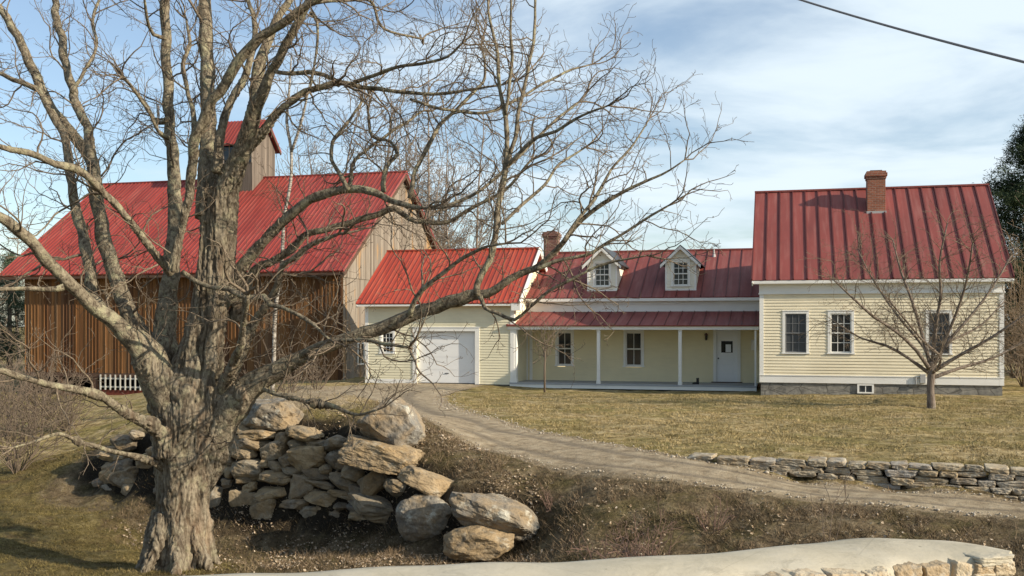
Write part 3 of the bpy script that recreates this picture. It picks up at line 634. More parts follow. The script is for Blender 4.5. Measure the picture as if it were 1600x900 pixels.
        for s in (-1, 1):
            e = (uc+s*(hw+.2), zt-.2*kk)
            rf.prism([(uc, v0-ov, za+.03), (e[0], v0-ov, e[1]+.03), (e[0], vl+.15, e[1]+.03), (uc, vr+.1, za+.03)], (0, 0, .05), 0)
            rf.bar((uc, v0-ov+.02, za-.05), (e[0], v0-ov+.02, e[1]-.05), .05, .15, 1, up=(0, 1, 0)) if False else None
            rf.prism([(uc, v0-ov-.02, za+.035), (e[0], v0-ov-.02, e[1]+.035), (e[0], v0-ov-.02, e[1]-.10), (uc, v0-ov-.02, za-.11)], (0, .05, 0), 1)
            rf.prism([(uc, v0-ov+.03, za+.01), (e[0], v0-ov+.03, e[1]+.01), (e[0], v0-.005, e[1]+.01), (uc, v0-.005, za+.01)], (0, 0, .018), 1)
        rf.build('dormer_roof', [M['black'], M['white']], dobj)
        window(dobj, uc-ww+.02, wz0+.02, uc+ww-.02, wz1-.05, v0-.005, off, 3, 2, .07, sub=True)
    chimney(h, off, .02, .66, vR-.45, vR+.25, zR-.6, 4.17*K-.15, M['brick_old'], .05)
    vp = MB(off); u, v = 7.95, 3.9; z = zE+sl*v; vp.tube([(u, v, z-.05), (u, v, z+.16)], [.09, .05], 10); vp.tube([(u, v, z+.16), (u, v, z+.32)], [.035, .035], 10); vp.build('vent_pipe', M['flash'], h)
    # boots on the deck
    x, y = loc2w(WING, 7.02*K*SB, -1.2*SB)
    bt = empty('boots', (x, y, zD*SB), -A0); tag(bt, 'pair of black boots left on the porch deck near the door', 'boots')
    for s in (0, .13):
        q = MB(); q.tube([(0, s, .0), (0, s, .09), (0, s, .2), (0, s, .27)], [.055, .052, .05, .058], 10); q.tube([(.02, s, .045), (-.10, s, .045), (-.19, s, .035), (-.22, s, .03)], [.05, .05, .042, .02], 10)
        q.build('boot', M['black'], bt, smooth=True)
wing()

# ------------------------------------------------------------ garage
def garage():
    off = (0, 0, GZ); h = empty('garage', (GAR[0], GAR[1], GZ*SG), -A0); h.scale = (SG,)*3
    tag(h, 'pale green clapboard garage with a bright red ribbed metal roof and one white overhead door', 'garage')
    L = 7.06*K; vR = 3.54*K; zE = .88*K; zR = 3.32*K; i = .42; Wd = 2*vR; zB = -2.64; ul = .32
    wd = (1.02*K, -1.17*K, 1.52*K, -.33*K); dr = (2.58*K, zB+.02, 5.10*K, -.27*K); ur = 6.72*K
    mb = MB(off); clap(mb, lambda z: (ul+.1, ur), zB, zE-.02, i, holes=[wd, (dr[0], zB-.1, dr[2], dr[3])], step=.12)
    clap(mb, lambda z: (ul+.1, ur), zB, zE-.02, Wd-i, sgn=1)
    clap(mb, spangable(i+.1, Wd-i-.1, vR, zE, zR-.12), zB, zR-.15, ul, axis='u', sgn=-1)
    clap(mb, spangable(i+.1, Wd-i-.1, vR, zE, zR-.12), zB, zR-.15, ur, axis='u', sgn=1)
    mb.box((wd[0]-.02, i+.10, wd[1]-.02), (wd[2]+.02, i+.12, wd[3]+.02), 1); mb.box((dr[0]-.02, i+.26, dr[1]-.1), (dr[2]+.02, i+.28, dr[3]+.02), 1)
    for z_, s in ((0, 0),): pass
    mb.face([(dr[0], i, zB), (dr[0], i+.26, zB), (dr[0], i+.26, dr[3]), (dr[0], i, dr[3])]); mb.face([(dr[2], i, zB), (dr[2], i+.26, zB), (dr[2], i+.26, dr[3]), (dr[2], i, dr[3])]); mb.face([(dr[0], i, dr[3]), (dr[2], i, dr[3]), (dr[2], i+.26, dr[3]), (dr[0], i+.26, dr[3])])
    mb.build('wall', [M['siding_green'], M['dark']], h)
    t = MB(off); t.box((ul-.03, i-.03, zB-.03), (ul+.13, i+.1, zE-.03)); t.box((ur-.14, i-.035, zB-.03), (ur+.035, i+.16, zE-.03)); t.box((ur+.0, .02, .62), (L+.03, i+.3, zE-.02))
    t.box((ul+.13, i-.028, zB-.04), (dr[0]-.2, i+.02, zB+.17))
    for va, vb in ((.03, vR), (Wd-.03, vR)): t.bar((.03, va, zE-.13), (.03, vb, zR-.13), .04, .14); t.bar((L+.015, va, zE-.06), (L+.015, vb, zR-.06), .05, .24); t.bar((ur+.03, va+.3, zE-.18), (ur+.03, vb, zR-.36), .03, .22)
    t.box((.02, .03, zE-.13), (L-.05, .06, zE-.045))
    t.build('trim', M['white'], h)
    f = MB(off); a, b_, c_, d = dr
    f.box((a-.2, i-.04, b_-.03), (a, i+.2, d+.16)); f.box((c_, i-.04, b_-.03), (c_+.2, i+.2, d+.16)); f.box((a, i-.04, d), (c_, i+.2, d+.16)); f.box((a-.24, i-.06, d+.16), (c_+.24, i+.02, d+.2)); f.build('door_frame', M['white'], h)
    g_ = MB(off); n = 4
    for k in range(n):
        z0 = b_+(d-b_)*k/n; z1 = b_+(d-b_)*(k+1)/n; g_.box((a, i+.14, z0+.009), (c_, i+.18, z1-.009))
    g_.box((a, i+.155, b_), (c_, i+.175, d)); gd = g_.build('garage_door', M['white_door'], h, bevel=.003)
    hb = MB(off); hb.box(((a+c_)/2-.09, i+.115, b_+.42), ((a+c_)/2+.09, i+.13, b_+.45)); hb.box(((a+c_)/2-.09, i+.13, b_+.42), ((a+c_)/2-.07, i+.139, b_+.45)); hb.box(((a+c_)/2+.07, i+.13, b_+.42), ((a+c_)/2+.09, i+.139, b_+.45)); hb.build('handle', M['black'], gd)
    ws = MB(off); ws.box((a, i+.13, b_-.03), (c_, i+.19, b_+.0)); ws.build('weather_strip', M['black'], gd)
    window(h, *wd, i, off, 3, 2, .10)
    roof_slopes(h, off, 0, L, 0, zE, vR, zR, Wd, M['roof_bright'], .235, .045, .028)
    f = MB(off); f.box((ul+.05, i+.05, zB-.6), (ur, Wd-i-.05, zB-.02)); f.build('foundation', M['foundation'], h)
garage()

# ------------------------------------------------------------ barn
def barn():
    gz = -3.75; off = (0, 0, gz); h = empty('barn', (BARN[0], BARN[1], gz*SB), -A0); h.scale = (SB,)*3
    tag(h, 'big brown board barn with red ribbed metal roof and a cupola', 'barn')
    L = 18.38*K; vR = 7.85*K; zE = 2.41*K; zR = 7.94*K; Wd = 2*vR; i = .72; ul = 1.15; ur = L-.35; zB = -2.33*K
    rr = random.Random(3)
    mb = MB(off); u = ul
    while u < ur-.01:       # boards and battens on the front, one mesh
        w = min(.2, ur-u); dv = rr.uniform(0, .018); zb = zB+rr.uniform(-.02, .02) if u < 9.3 else -3.1
        mb.box((u+.006, i-dv, zb), (u+w-.006, i+.03, zE-.02)); mb.box((u-.02, i-.045, zb), (u+.02, i-dv-.001, zE-.02)) if rr.random() < .85 else None
        u += w
    mb.box((ul, i+.032, zB), (ur, i+.08, zE-.05)); mb.box((9.3, i+.05, -3.4), (ur, i+.08, zB))
    mb.build('front_wall', M['barn_boards'], h)
    mb = MB(off); v = i; uu = ur
    sl = (zR-zE)/vR
    def ztop(v): return zE+sl*(v if v < vR else Wd-v)-.12
    zs = 2.45
    while v < Wd-i:
        w = .22; dv = rr.uniform(0, .02); a, b_ = v+.005, v+w-.005
        mb.prism([(uu, a, -3.4), (uu, b_, -3.4), (uu, b_, min(ztop(b_), zs)), (uu, a, min(ztop(a), zs))], (dv+.01, 0, 0))
        if ztop(a) > zs: mb.prism([(uu+.03, a, zs-.12), (uu+.03, b_, zs-.12), (uu+.03, b_, ztop(b_)), (uu+.03, a, ztop(a))], (dv+.02, 0, 0))
        v += w
    mb.prism([(uu-.1, i, -3.4), (uu-.1, Wd-i, -3.4), (uu-.1, Wd-i, zE), (uu-.1, vR, zR-.2), (uu-.1, i, zE)], (.09, 0, 0))
    mb.build('gable_wall', M['barn_grey'], h)
    mb = MB(off); mb.prism([(ul, i, zB), (ul, Wd-i, zB), (ul, Wd-i, zE), (ul, vR, zR-.2), (ul, i, zE)], (.1, 0, 0)); mb.box((ul, Wd-i-.1, -3.4), (ur, Wd-i, zE)); mb.build('rear_wall', M['barn_grey'], h)
    roof_slopes(h, off, 0, L, 0, zE, vR, zR, Wd, M['roof_barn'], .25, .05, .035, thick=.08)
    t = MB(off)
    for u in (.05, L-.05):
        for va, vb in ((.05, vR), (Wd-.05, vR)): t.bar((u, va, zE-.2), (u, vb, zR-.2), .06, .24)
    t.box((.05, .04, zE-.22), (L-.05, .1, zE-.09)); t.build('fascia', M['rake'], h)
    # lower storey open to the front: posts, dark room, painted rail
    t = MB(off); t.box((ul, i-.02, zB-.22), (9.3, i+.2, zB)); 
    for u in (ul+.1, 3.3, 5.5, 8.6, 9.2): t.box((u-.12, i, -4.2), (u+.12, i+.24, zB-.22))
    t.build('post_frame', M['rake'], h)
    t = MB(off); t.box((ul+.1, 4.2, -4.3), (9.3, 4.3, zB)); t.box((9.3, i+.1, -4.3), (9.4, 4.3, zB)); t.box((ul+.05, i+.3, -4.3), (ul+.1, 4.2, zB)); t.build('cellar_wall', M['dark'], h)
    t = MB(off); t.box((5.6, i+.02, -3.75), (9.3, i+.1, -3.42)); t.box((3.3, i+.02, -3.95), (5.4, i+.1, -3.7)); t.build('sill_plank', M['redplank'], h)
    t = MB(off); n = 9
    for k in range(n):
        u = 5.85+k*.30; t.box((u-.035, i-.06, -3.42), (u+.035, i-.02, -2.62))
    t.box((5.8, i-.02, -3.3), (8.35, i+.01, -3.22)); t.box((5.8, i-.02, -2.86), (8.35, i+.01, -2.78)); t.build('picket_rail', M['dull_white'], h)
    # small window in the gable wall
    wo = MB(off); u = ur+.03
    wo.box((u, 2.35, -2.05), (u+.05, 2.45, -.9)); wo.box((u, 3.1, -2.05), (u+.05, 3.2, -.9)); wo.box((u, 2.45, -.98), (u+.05, 3.1, -.9)); wo.box((u, 2.45, -2.05), (u+.05, 3.1, -1.97)); wo.box((u, 2.75, -1.97), (u+.045, 2.8, -.98))
    w = wo.build('window', M['white'], h); p = MB(off); p.box((u-.01, 2.45, -1.97), (u+.035, 3.1, -.98)); p.build('pane', M['glass'], w)
    # cupola straddling the ridge
    cu0, cu1, cv0, cv1 = 8.2*K, 10.15*K, vR-1.25*K, vR+1.25*K; zt = 9.75*K; za = 11.0*K; zb = zR-1.5
    c = MB(off); 
    k = cu0
    while k < cu1-.01: c.box((k+.004, cv0, zb), (min(k+.16, cu1)-.004, cv0+.05, zt)); k += .16
    k = cv0
    while k < cv1-.01:
        b_ = min(k+.16, cv1); f_ = lambda v: zt+(za-zt)*(1-abs(v-vR)/(cv1-vR))-.1
        c.prism([(cu1, k+.004, zb), (cu1, b_-.004, zb), (cu1, b_-.004, f_(b_)), (cu1, k+.004, f_(k))], (.03, 0, 0))
        c.prism([(cu0, k+.004, zb), (cu0, b_-.004, zb), (cu0, b_-.004, f_(b_)), (cu0, k+.004, f_(k))], (.03, 0, 0)); k += .16
    c.box((cu0+.04, cv0+.05, zb), (cu1-.01, cv1, zt-.02)); co_ = c.build('cupola', M['cupola_boards'], h)
    r = MB(off)
    for s in (-1, 1):
        e = cv0-.3 if s < 0 else cv1+.3; ze = zt-.3*(za-zt)/(cv1-vR); q = [(cu0-.2, e, ze), (cu1+.3, e, ze), (cu1+.3, vR, za), (cu0-.2, vR, za)]
        r.prism(q, (0, 0, .07))
        for k in range(13): u = cu0-.18+(cu1-cu0+.46)*k/12; r.bar((u, e, ze+.085), (u, vR, za+.085), .05, .03)
        r.bar((cu1+.27, e, ze-.07), (cu1+.27, vR, za-.07), .05, .14, 1)
    r.build('cupola_roof', [M['roof_barn'], M['rake']], co_)
    w = MB(off)
    for k in range(2):
        a = cu0+.35+k*1.05; w.box((a, cv0-.02, zt-1.25), (a+.7, cv0-.008, zt-.25), 1); w.box((a+.32, cv0-.04, zt-1.25), (a+.38, cv0-.02, zt-.25)); w.box((a-.06, cv0-.04, zt-1.3), (a, cv0-.005, zt-.2)); w.box((a+.7, cv0-.04, zt-1.3), (a+.76, cv0-.005, zt-.2))
    w.build('cupola_window', [M['barn_grey'], M['glass']], co_)
barn()

# ------------------------------------------------------------ stones
def stone_bm(w, h, d, seed, sub=3, p=3.2, cuts=7, rough=.05, keep=.8, hfk=1.):
    r = random.Random(seed); bm = bmesh.new()
    boxy = p >= 5
    if boxy:
        bmesh.ops.create_cube(bm, size=2); bmesh.ops.subdivide_edges(bm, edges=bm.edges[:], cuts=9 if sub < 5 else 28, use_grid_fill=True); rb = r.uniform(.10, .24)
        tx, tz, sk = r.uniform(-.10, .10), r.uniform(-.09, .09), r.uniform(-.08, .08)
    else: bmesh.ops.create_icosphere(bm, subdivisions=sub+(1 if sub < 5 else 0), radius=1)
    pl = []
    for _ in range(cuts):
        n = Vector((r.gauss(0, 1), r.gauss(0, 1), r.gauss(0, 1))).normalized(); pl.append((n, r.uniform(keep-.08, keep+.12)))
    sd = Vector((seed*1.37 % 50, seed*.73 % 50, seed*.31 % 50))
    for v in bm.verts:
        n = v.co.normalized()
        if boxy:
            c0 = v.co; q = Vector([max(-1+rb, min(1-rb, c)) for c in c0]); e = c0-q
            q = q+(e.normalized()*rb if e.length > 1e-6 else e)
            q = Vector((q.x*(1+tx*q.z)+sk*q.z, q.y, q.z*(1+tz*q.x)))
        else: k = (abs(n.x)**p+abs(n.y)**p+abs(n.z)**p)**(-1/p); q = n*k
        for a, c in pl:
            dd = q.dot(a)
            cc = c*(1.25 if boxy else 1)
            if dd > cc: q = q-a*(dd-cc)*.95
        f = 1+rough*(noise.fractal(q*1.8+sd, .8, 2, 4))*1.7
        hf = noise.fractal(q*7+sd, .7, 2.2, 4)*.028+max(0, noise.noise(q*2.6-sd)-.1)*.10; q = q*(f-hf*hfk); v.co = Vector((q.x*w/2, q.y*d/2, q.z*h/2))
    return bm
def stone_obj(name, w, h, d, seed, loc, rot, mat, parent=None, **k):
    bm = stone_bm(w, h, d, seed, **k); bm.normal_update(); me = bpy.data.meshes.new(name); bm.to_mesh(me); bm.free()
    me.materials.append(mat)
    o = bpy.data.objects.new(name, me); COL.objects.link(o); o.location = loc; o.rotation_euler = rot
    if parent: o.parent = parent
    return o
def z6(zx, zy): return 300+zx*.375, 580+zy*.375
def wallpt(px, py):
    D = footD(px); y = D; z = (YH-py)/F*D; hgt = max(0, z+4.2); D = D+.28*hgt
    return P(px, py, D), D
ws = empty('retaining_wall', P(430, 809, footD(430))); tag(ws, 'rough field stone retaining wall behind the big maple, holding up the gravel yard', 'stone wall')
base = Vector(ws.location)
ST = [(205, 245, 90, 40, 0), (280, 262, 140, 36, 5), (460, 262, 160, 50, 8), (245, 300, 170, 50, 10), (380, 285, 70, 50, 0), (440, 308, 80, 50, 0), (515, 308, 70, 30, 0), (600, 302, 125, 60, 0), (205, 335, 140, 60, 15), (345, 332, 118, 66, -10), (485, 365, 142, 92, 0), (600, 370, 90, 80, 0), (398, 375, 54, 52, 0), (230, 415, 142, 78, 0), (305, 383, 54, 30, 0), (350, 402, 76, 42, 10), (425, 415, 95, 32, 5), (520, 432, 115, 44, 5), (345, 447, 155, 62, 0), (235, 458, 84, 30, 0), (668, 432, 115, 62, 25), (765, 465, 125, 82, -35), (640, 474, 140, 46, 25), (862, 495, 116, 66, 15), (460, 485, 98, 84, 0), (340, 512, 155, 58, -3), (555, 530, 175, 62, 3), (250, 485, 54, 38, 0), (178, 510, 44, 38, 0), (150, 470, 62, 42, 0), (105, 552, 110, 120, 0), (220, 557, 108, 95, 0), (305, 585, 125, 74, -10), (400, 598, 75, 48, 0), (440, 555, 115, 38, 0), (540, 472, 130, 32, 12), (655, 522, 160, 34, 8), (765, 558, 240, 64, 8), (602, 602, 98, 58, 0), (712, 612, 118, 54, 8), (795, 618, 120, 44, 0), (500, 592, 92, 52, 0), (560, 410, 60, 34, 0), (700, 500, 90, 36, 14), (295, 545, 50, 30, 0), (160, 420, 60, 50, 0), (150, 370, 70, 50, 0), (480, 440, 60, 30, 0), (700, 575, 90, 36, 0), (640, 565, 90, 34, 4), (560, 570, 80, 30, 0)]
for k, (zx, zy, w, hh, rot) in enumerate(ST):
    px, py = z6(zx, zy); p, D = wallpt(px, py); s = .375*D/F
    stone_obj('stone', w*s*1.12, hh*s*1.16, max(.42, w*s*.8), 100+k, p-base+Vector((0, .12, 0)), (random.uniform(-.15, .15), R(rot)+random.uniform(-.06, .06), -R(15)+random.uniform(-.25, .25)), M['stone'], ws, p=random.choice((3, 3.5, 4, 6, 6)), cuts=9, rough=.06, hfk=.45)
rr = random.Random(11)
for k in range(30):
    px = rr.uniform(160, 330); zt_ = np.interp(px, [a for a, b in TOPZ], [b for a, b in TOPZ]); D = footD(px); z = rr.uniform(-4.15, zt_-.05); w = rr.uniform(.35, .75)
    p = P(px, 0, D+.28*(z+4.2)); p.z = z
    stone_obj('stone', w, w*rr.uniform(.4, .75), .5, 300+k, p-base, (0, rr.uniform(-.25, .25), rr.uniform(-.5, .3)), M['stone'], ws, cuts=9, hfk=.45)
def boulder(name, label, zx, zy, w, hh, rot, seed, mat, dd=0, dep=.8, **k):
    px, py = z6(zx, zy); p, D = wallpt(px, py); D += dd; p = P(px, py, D); s = .375*D/F
    o = stone_obj(name, w*s, hh*s, w*s*dep, seed, p, (0, R(rot), -R(12)), mat, sub=5, **k); tag(o, label, 'boulder', 'large boulders on the retaining wall'); return o
boulder('boulder', 'grey boulder with a white patch on the wall top, right of the maple trunk', 345, 178, 285, 150, 2, 5, M['boulder'], .5, .7, p=3, cuts=10, rough=.08, hfk=.35)
boulder('boulder', 'pale upright boulder with a slanted top standing on the long tan slab', 838, 236, 262, 215, 30, 13, M['boulder'], .2, .8, p=3.4, cuts=9, rough=.06, keep=.80, hfk=.35)
boulder('boulder', 'long tan slab lying on the wall beneath the upright pale boulder', 792, 352, 335, 112, 9, 21, M['tanstone'], -.15, .5, p=5, cuts=8, rough=.05, keep=.88, hfk=.45)
boulder('boulder', 'flat tan wedge stone on the wall slope above the round grey boulder', 985, 470, 262, 88, 20, 33, M['tanstone'], 0, .6, p=3.5, cuts=9, rough=.06, hfk=.4)
boulder('boulder', 'big round grey boulder at the foot of the wall slope', 970, 612, 240, 196, 0, 44, M['boulder'], -.25, .8, p=2.3, cuts=6, rough=.06, keep=.92, hfk=.3)
boulder('boulder', 'large long grey boulder near the low right end of the wall', 1255, 600, 375, 158, 20, 50, M['boulder'], .0, .6, p=3.4, cuts=10, rough=.06, keep=.86, hfk=.4)
boulder('boulder', 'low tan and grey boulder lying on the grass at the right end of the wall', 1192, 715, 290, 135, -4, 62, M['tanstone'], -.35, .7, p=2.8, cuts=8, rough=.06, keep=.86, hfk=.35)
px, py = 215, 640
# low dry stone wall along the drive
lw = empty('dry_stone_wall', P(1250, 757, 19.75)); tag(lw, 'low dry stone wall of flat stones edging the lawn above the driveway', 'stone wall'); lb = Vector(lw.location)
lx = [(a-800)/F*D for a, _, _, D in LW]; ly = [D for *_, D in LW]; lt = [b_ for _, b_, _, _ in LW]; lf = [c_ for _, _, c_, _ in LW]
x = lx[0]; cnt = 0; rr = random.Random(5)
for course in range(5):
    x = lx[0]+rr.uniform(-.1, .4)
    while x < 12.2 and cnt < 97:
        D = np.interp(x, lx, ly); zt_ = np.interp(x, lx, lt)+.02; zf = np.interp(x, lx, lf)-.05
        n = max(1, round((zt_-zf)/.118))
        w = rr.uniform(.26, .62)
        if course < n:
            hh = (zt_-zf)/n; z = zt_-hh*(course+.5)+rr.uniform(-.015, .015)
            ang = math.atan2(np.interp(x+.5, lx, ly)-D, .5)
            stone_obj('stone', w*1.02, hh*rr.uniform(.88, 1.08), .42, 700+cnt, Vector((x+w/2, D+.04+.03*(n-course)+rr.uniform(-.03, .04)-.0, z))-lb, (rr.uniform(-.1, .1), rr.uniform(-.06, .06), ang+rr.uniform(-.08, .08)), M['wallstone'], lw, p=9, cuts=5, rough=.045, keep=.97, hfk=.4); cnt += 1
        x += w+.01
# ------------------------------------------------------------ parapet wall in the foreground
pw = empty('parapet_wall', (0, 4, -1.6)); tag(pw, 'concrete capped stone parapet wall along the roadside in the foreground', 'stone wall'); pb = Vector(pw.location)
farL = [(-6, 2.95), (-3.5, 3.48), (-1.69, 3.86), (-.5, 4.05), (.26, 4.18), (.81, 4.31), (1.265, 4.48), (1.52, 4.57), (1.75, 4.60), (1.92, 4.57), (2.05, 4.45), (2.11, 4.30)]
nearL = [(-5.85, 2.4), (-3.4, 2.93), (-1.6, 3.32), (-.4, 3.55), (.34, 3.72), (.75, 3.85), (.94, 3.91), (1.12, 3.95), (1.34, 4.02), (1.56, 4.12), (1.73, 4.17), (1.88, 4.21), (2.05, 4.22)]
def capz(s, e, i_n):   # s 0..1 far to near, e distance along
    return -.955+.012*noise.noise(Vector((e*1.5, s*2, 0)))+.02*math.sin(s*math.pi)-.025*s
fa = catmull(farL, .05); na = catmull(nearL, .05); n = 260
fi = np.linspace(0, len(fa)-1, n); ni = np.linspace(0, len(na)-1, n)
fa = np.c_[np.interp(fi, range(len(fa)), fa[:, 0]), np.interp(fi, range(len(fa)), fa[:, 1])]; na = np.c_[np.interp(ni, range(len(na)), na[:, 0]), np.interp(ni, range(len(na)), na[:, 1])]
vs = []; prof = [(-.02, -.13), (-.03, -.07), (-.015, -.02), (.03, 0), (.12, .006), (.25, .012), (.4, .014), (.55, .012), (.7, .006), (.82, -.004), (.92, -.014), (.985, -.03), (1.005, -.05), (1.0, -.08)]
for i_ in range(n):
    e = i_/n
    for s, dz in prof:
        p = fa[i_]*(1-s)+na[i_]*s
        wob = .02*noise.noise(Vector((p[0]*3, p[1]*3, 5)))
        ed = .03*noise.noise(Vector((p[0]*5, 1, 2))) if s > .8 else 0
        vs.append((p[0]-pb.x, p[1]-pb.y+ed, -.962+dz+wob*.7-pb.z+(.035*noise.noise(Vector((p[0]*6, 9, 2))) if s > .9 else 0)))
q = len(prof); ii = np.arange(n*q).reshape(n, q); fcs = np.stack([ii[:-1, :-1], ii[1:, :-1], ii[1:, 1:], ii[:-1, 1:]], -1).reshape(-1, 4)
cap = npmesh('cap', vs, fcs, M['concrete'], pw, smooth=True)
# end closing
b = MB(pb); e0 = [Vector(vs[(n-1)*q+k])+pb for k in range(q)]
b.face(e0); b.build('cap_end', M['concrete'], pw)
b = MB(pb)
for k in range(0, n-1, 4):
    k2 = min(k+4, n-1); f0, f1, n0, n1 = fa[k], fa[k2], na[k], na[k2]
    ins = lambda f, g_, t: f*(1-t)+g_*t
    a0, a1, c0, c1 = ins(f0, n0, .04), ins(f1, n1, .04), ins(f0, n0, .965), ins(f1, n1, .965)
    zt_, zb_ = -1.03, -2.2
    b.face([(c0[0], c0[1], zb_), (c1[0], c1[1], zb_), (c1[0], c1[1], zt_), (c0[0], c0[1], zt_)]); b.face([(a1[0], a1[1], -4), (a0[0], a0[1], -4), (a0[0], a0[1], zt_), (a1[0], a1[1], zt_)])
b.face([(c1[0], c1[1], -2.2), (a1[0], a1[1], -2.2), (a1[0], a1[1], -1.03), (c1[0], c1[1], -1.03)])
b.build('mortar_core', M['mortar'], pw)
rr = random.Random(8)
def nearpt(px):
    for k in range(n-1, 0, -1):
        p = na[k]
        if 800+p[0]/p[1]*F < px: return Vector((p[0], p[1], 0))
    return Vector((na[0][0], na[0][1], 0))
# stones along the visible top course, then lower courses
row = [(1160, 40, 905), (1203, 46, 898), (1258, 62, 892), (1318, 56, 888), (1366, 44, 878), (1412, 48, 877), (1456, 42, 873), (1497, 38, 870)]
for k, (px, w, top) in enumerate(row):
    p = nearpt(px); D = p.y+.005; hh_ = .12; pp = P(px, top, D); pp.z = -.972-hh_/2+rr.uniform(-.008, .004); s = D/F
    stone_obj('stone', w*s*.98, hh_, .17, 900+k, pp-pb+Vector((0, .058, 0)), (rr.uniform(-.05, .05), rr.uniform(-.14, .14), R(13)), M['parapetstone'], pw, p=6, cuts=5, rough=.03, keep=.93, hfk=.10, sub=5)
for k, (px, w, py, hh) in enumerate([(1552, 60, 873, .036), (1532, 34, 887, .046), (1564, 36, 886, .048), (1545, 70, 902, .05), (1500, 40, 912, .05)]):
    D = 4.235+(px-1540)*.0006; s = D/F; pp = P(px, py, D)
    stone_obj('stone', w*s*1.06, hh*1.1, .15, 930+k, pp-pb+Vector((-.02, .03, 0)), (0, rr.uniform(-.04, .04), R(18)), M['parapetstone'] if k else M['concrete'], pw, p=6, cuts=4, rough=.04, keep=.96, hfk=.12, sub=5)
for course in range(1, 4):
    k = 0; px = 150
    while k < n-6:
        w = rr.uniform(.12, .24); p = na[min(k+5, n-1)]
        stone_obj('stone', w*1.1, .15, .14, 960+course*100+k, Vector((p[0], p[1]+.07, -1.04-course*.15+.02))-pb, (0, rr.uniform(-.1, .1), R(13)), M['parapetstone'], pw, p=3.4, cuts=8, rough=.05, keep=.86, sub=2)
        k += int(w/8.5*n)+1

# ------------------------------------------------------------ trees
def norm(v): return v.normalized() if v.length > 1e-9 else Vector((0, 0, 1))
def grow(mb, pos, d, length, r, level, rg, prm, n=3, m=0):
    step = prm.get('step', .16)*(1.3 if level == 0 else 1); ns = max(3, int(length/step)); sl = length/ns
    pts = [pos.copy()]; rad = [r]; p = pos.copy(); d = norm(d); kids = []
    sp = prm['spawn'][level] if level < len(prm['spawn']) else 0
    acc = rg.uniform(.2, .6)*sp if sp else 0; wig = prm['wig']
    for k in range(ns):
        d = norm(d+Vector((rg.gauss(0, wig), rg.gauss(0, wig), rg.gauss(0, wig)))+Vector((0, 0, prm['up'])))
        p = p+d*sl; t = (k+1)/ns; rk = r*(1-t*.72) if level < len(prm['spawn']) else r*(1-t*.5)
        pts.append(p.copy()); rad.append(max(rk, prm['rmin'])); acc += sl
        if sp and acc > sp and t > .12:
            acc = rg.uniform(-.3, .25)*sp
            kids.append((p.copy(), d.copy(), length*(1-t*.55)*rg.uniform(*prm['ratio']), max(rk*.62, prm['rmin']), t))
    mb.tube(pts, rad, n if level < 2 else 3, m, cap=False)
    for (q, dd, ln, rk, t) in kids:
        ax = dd.orthogonal().normalized(); ax.rotate(__import__('mathutils').Quaternion(dd, rg.uniform(0, 6.283)))
        nd = norm(dd*math.cos(rg.uniform(.5, 1.0))+ax*math.sin(rg.uniform(.5, 1.05)))
        grow(mb, q, nd, ln, rk, level+1, rg, prm, 3, m)
TP = dict(spawn=[.15, .12, .13], ratio=(.34, .62), wig=.25, up=.04, rmin=.0034, step=.10)
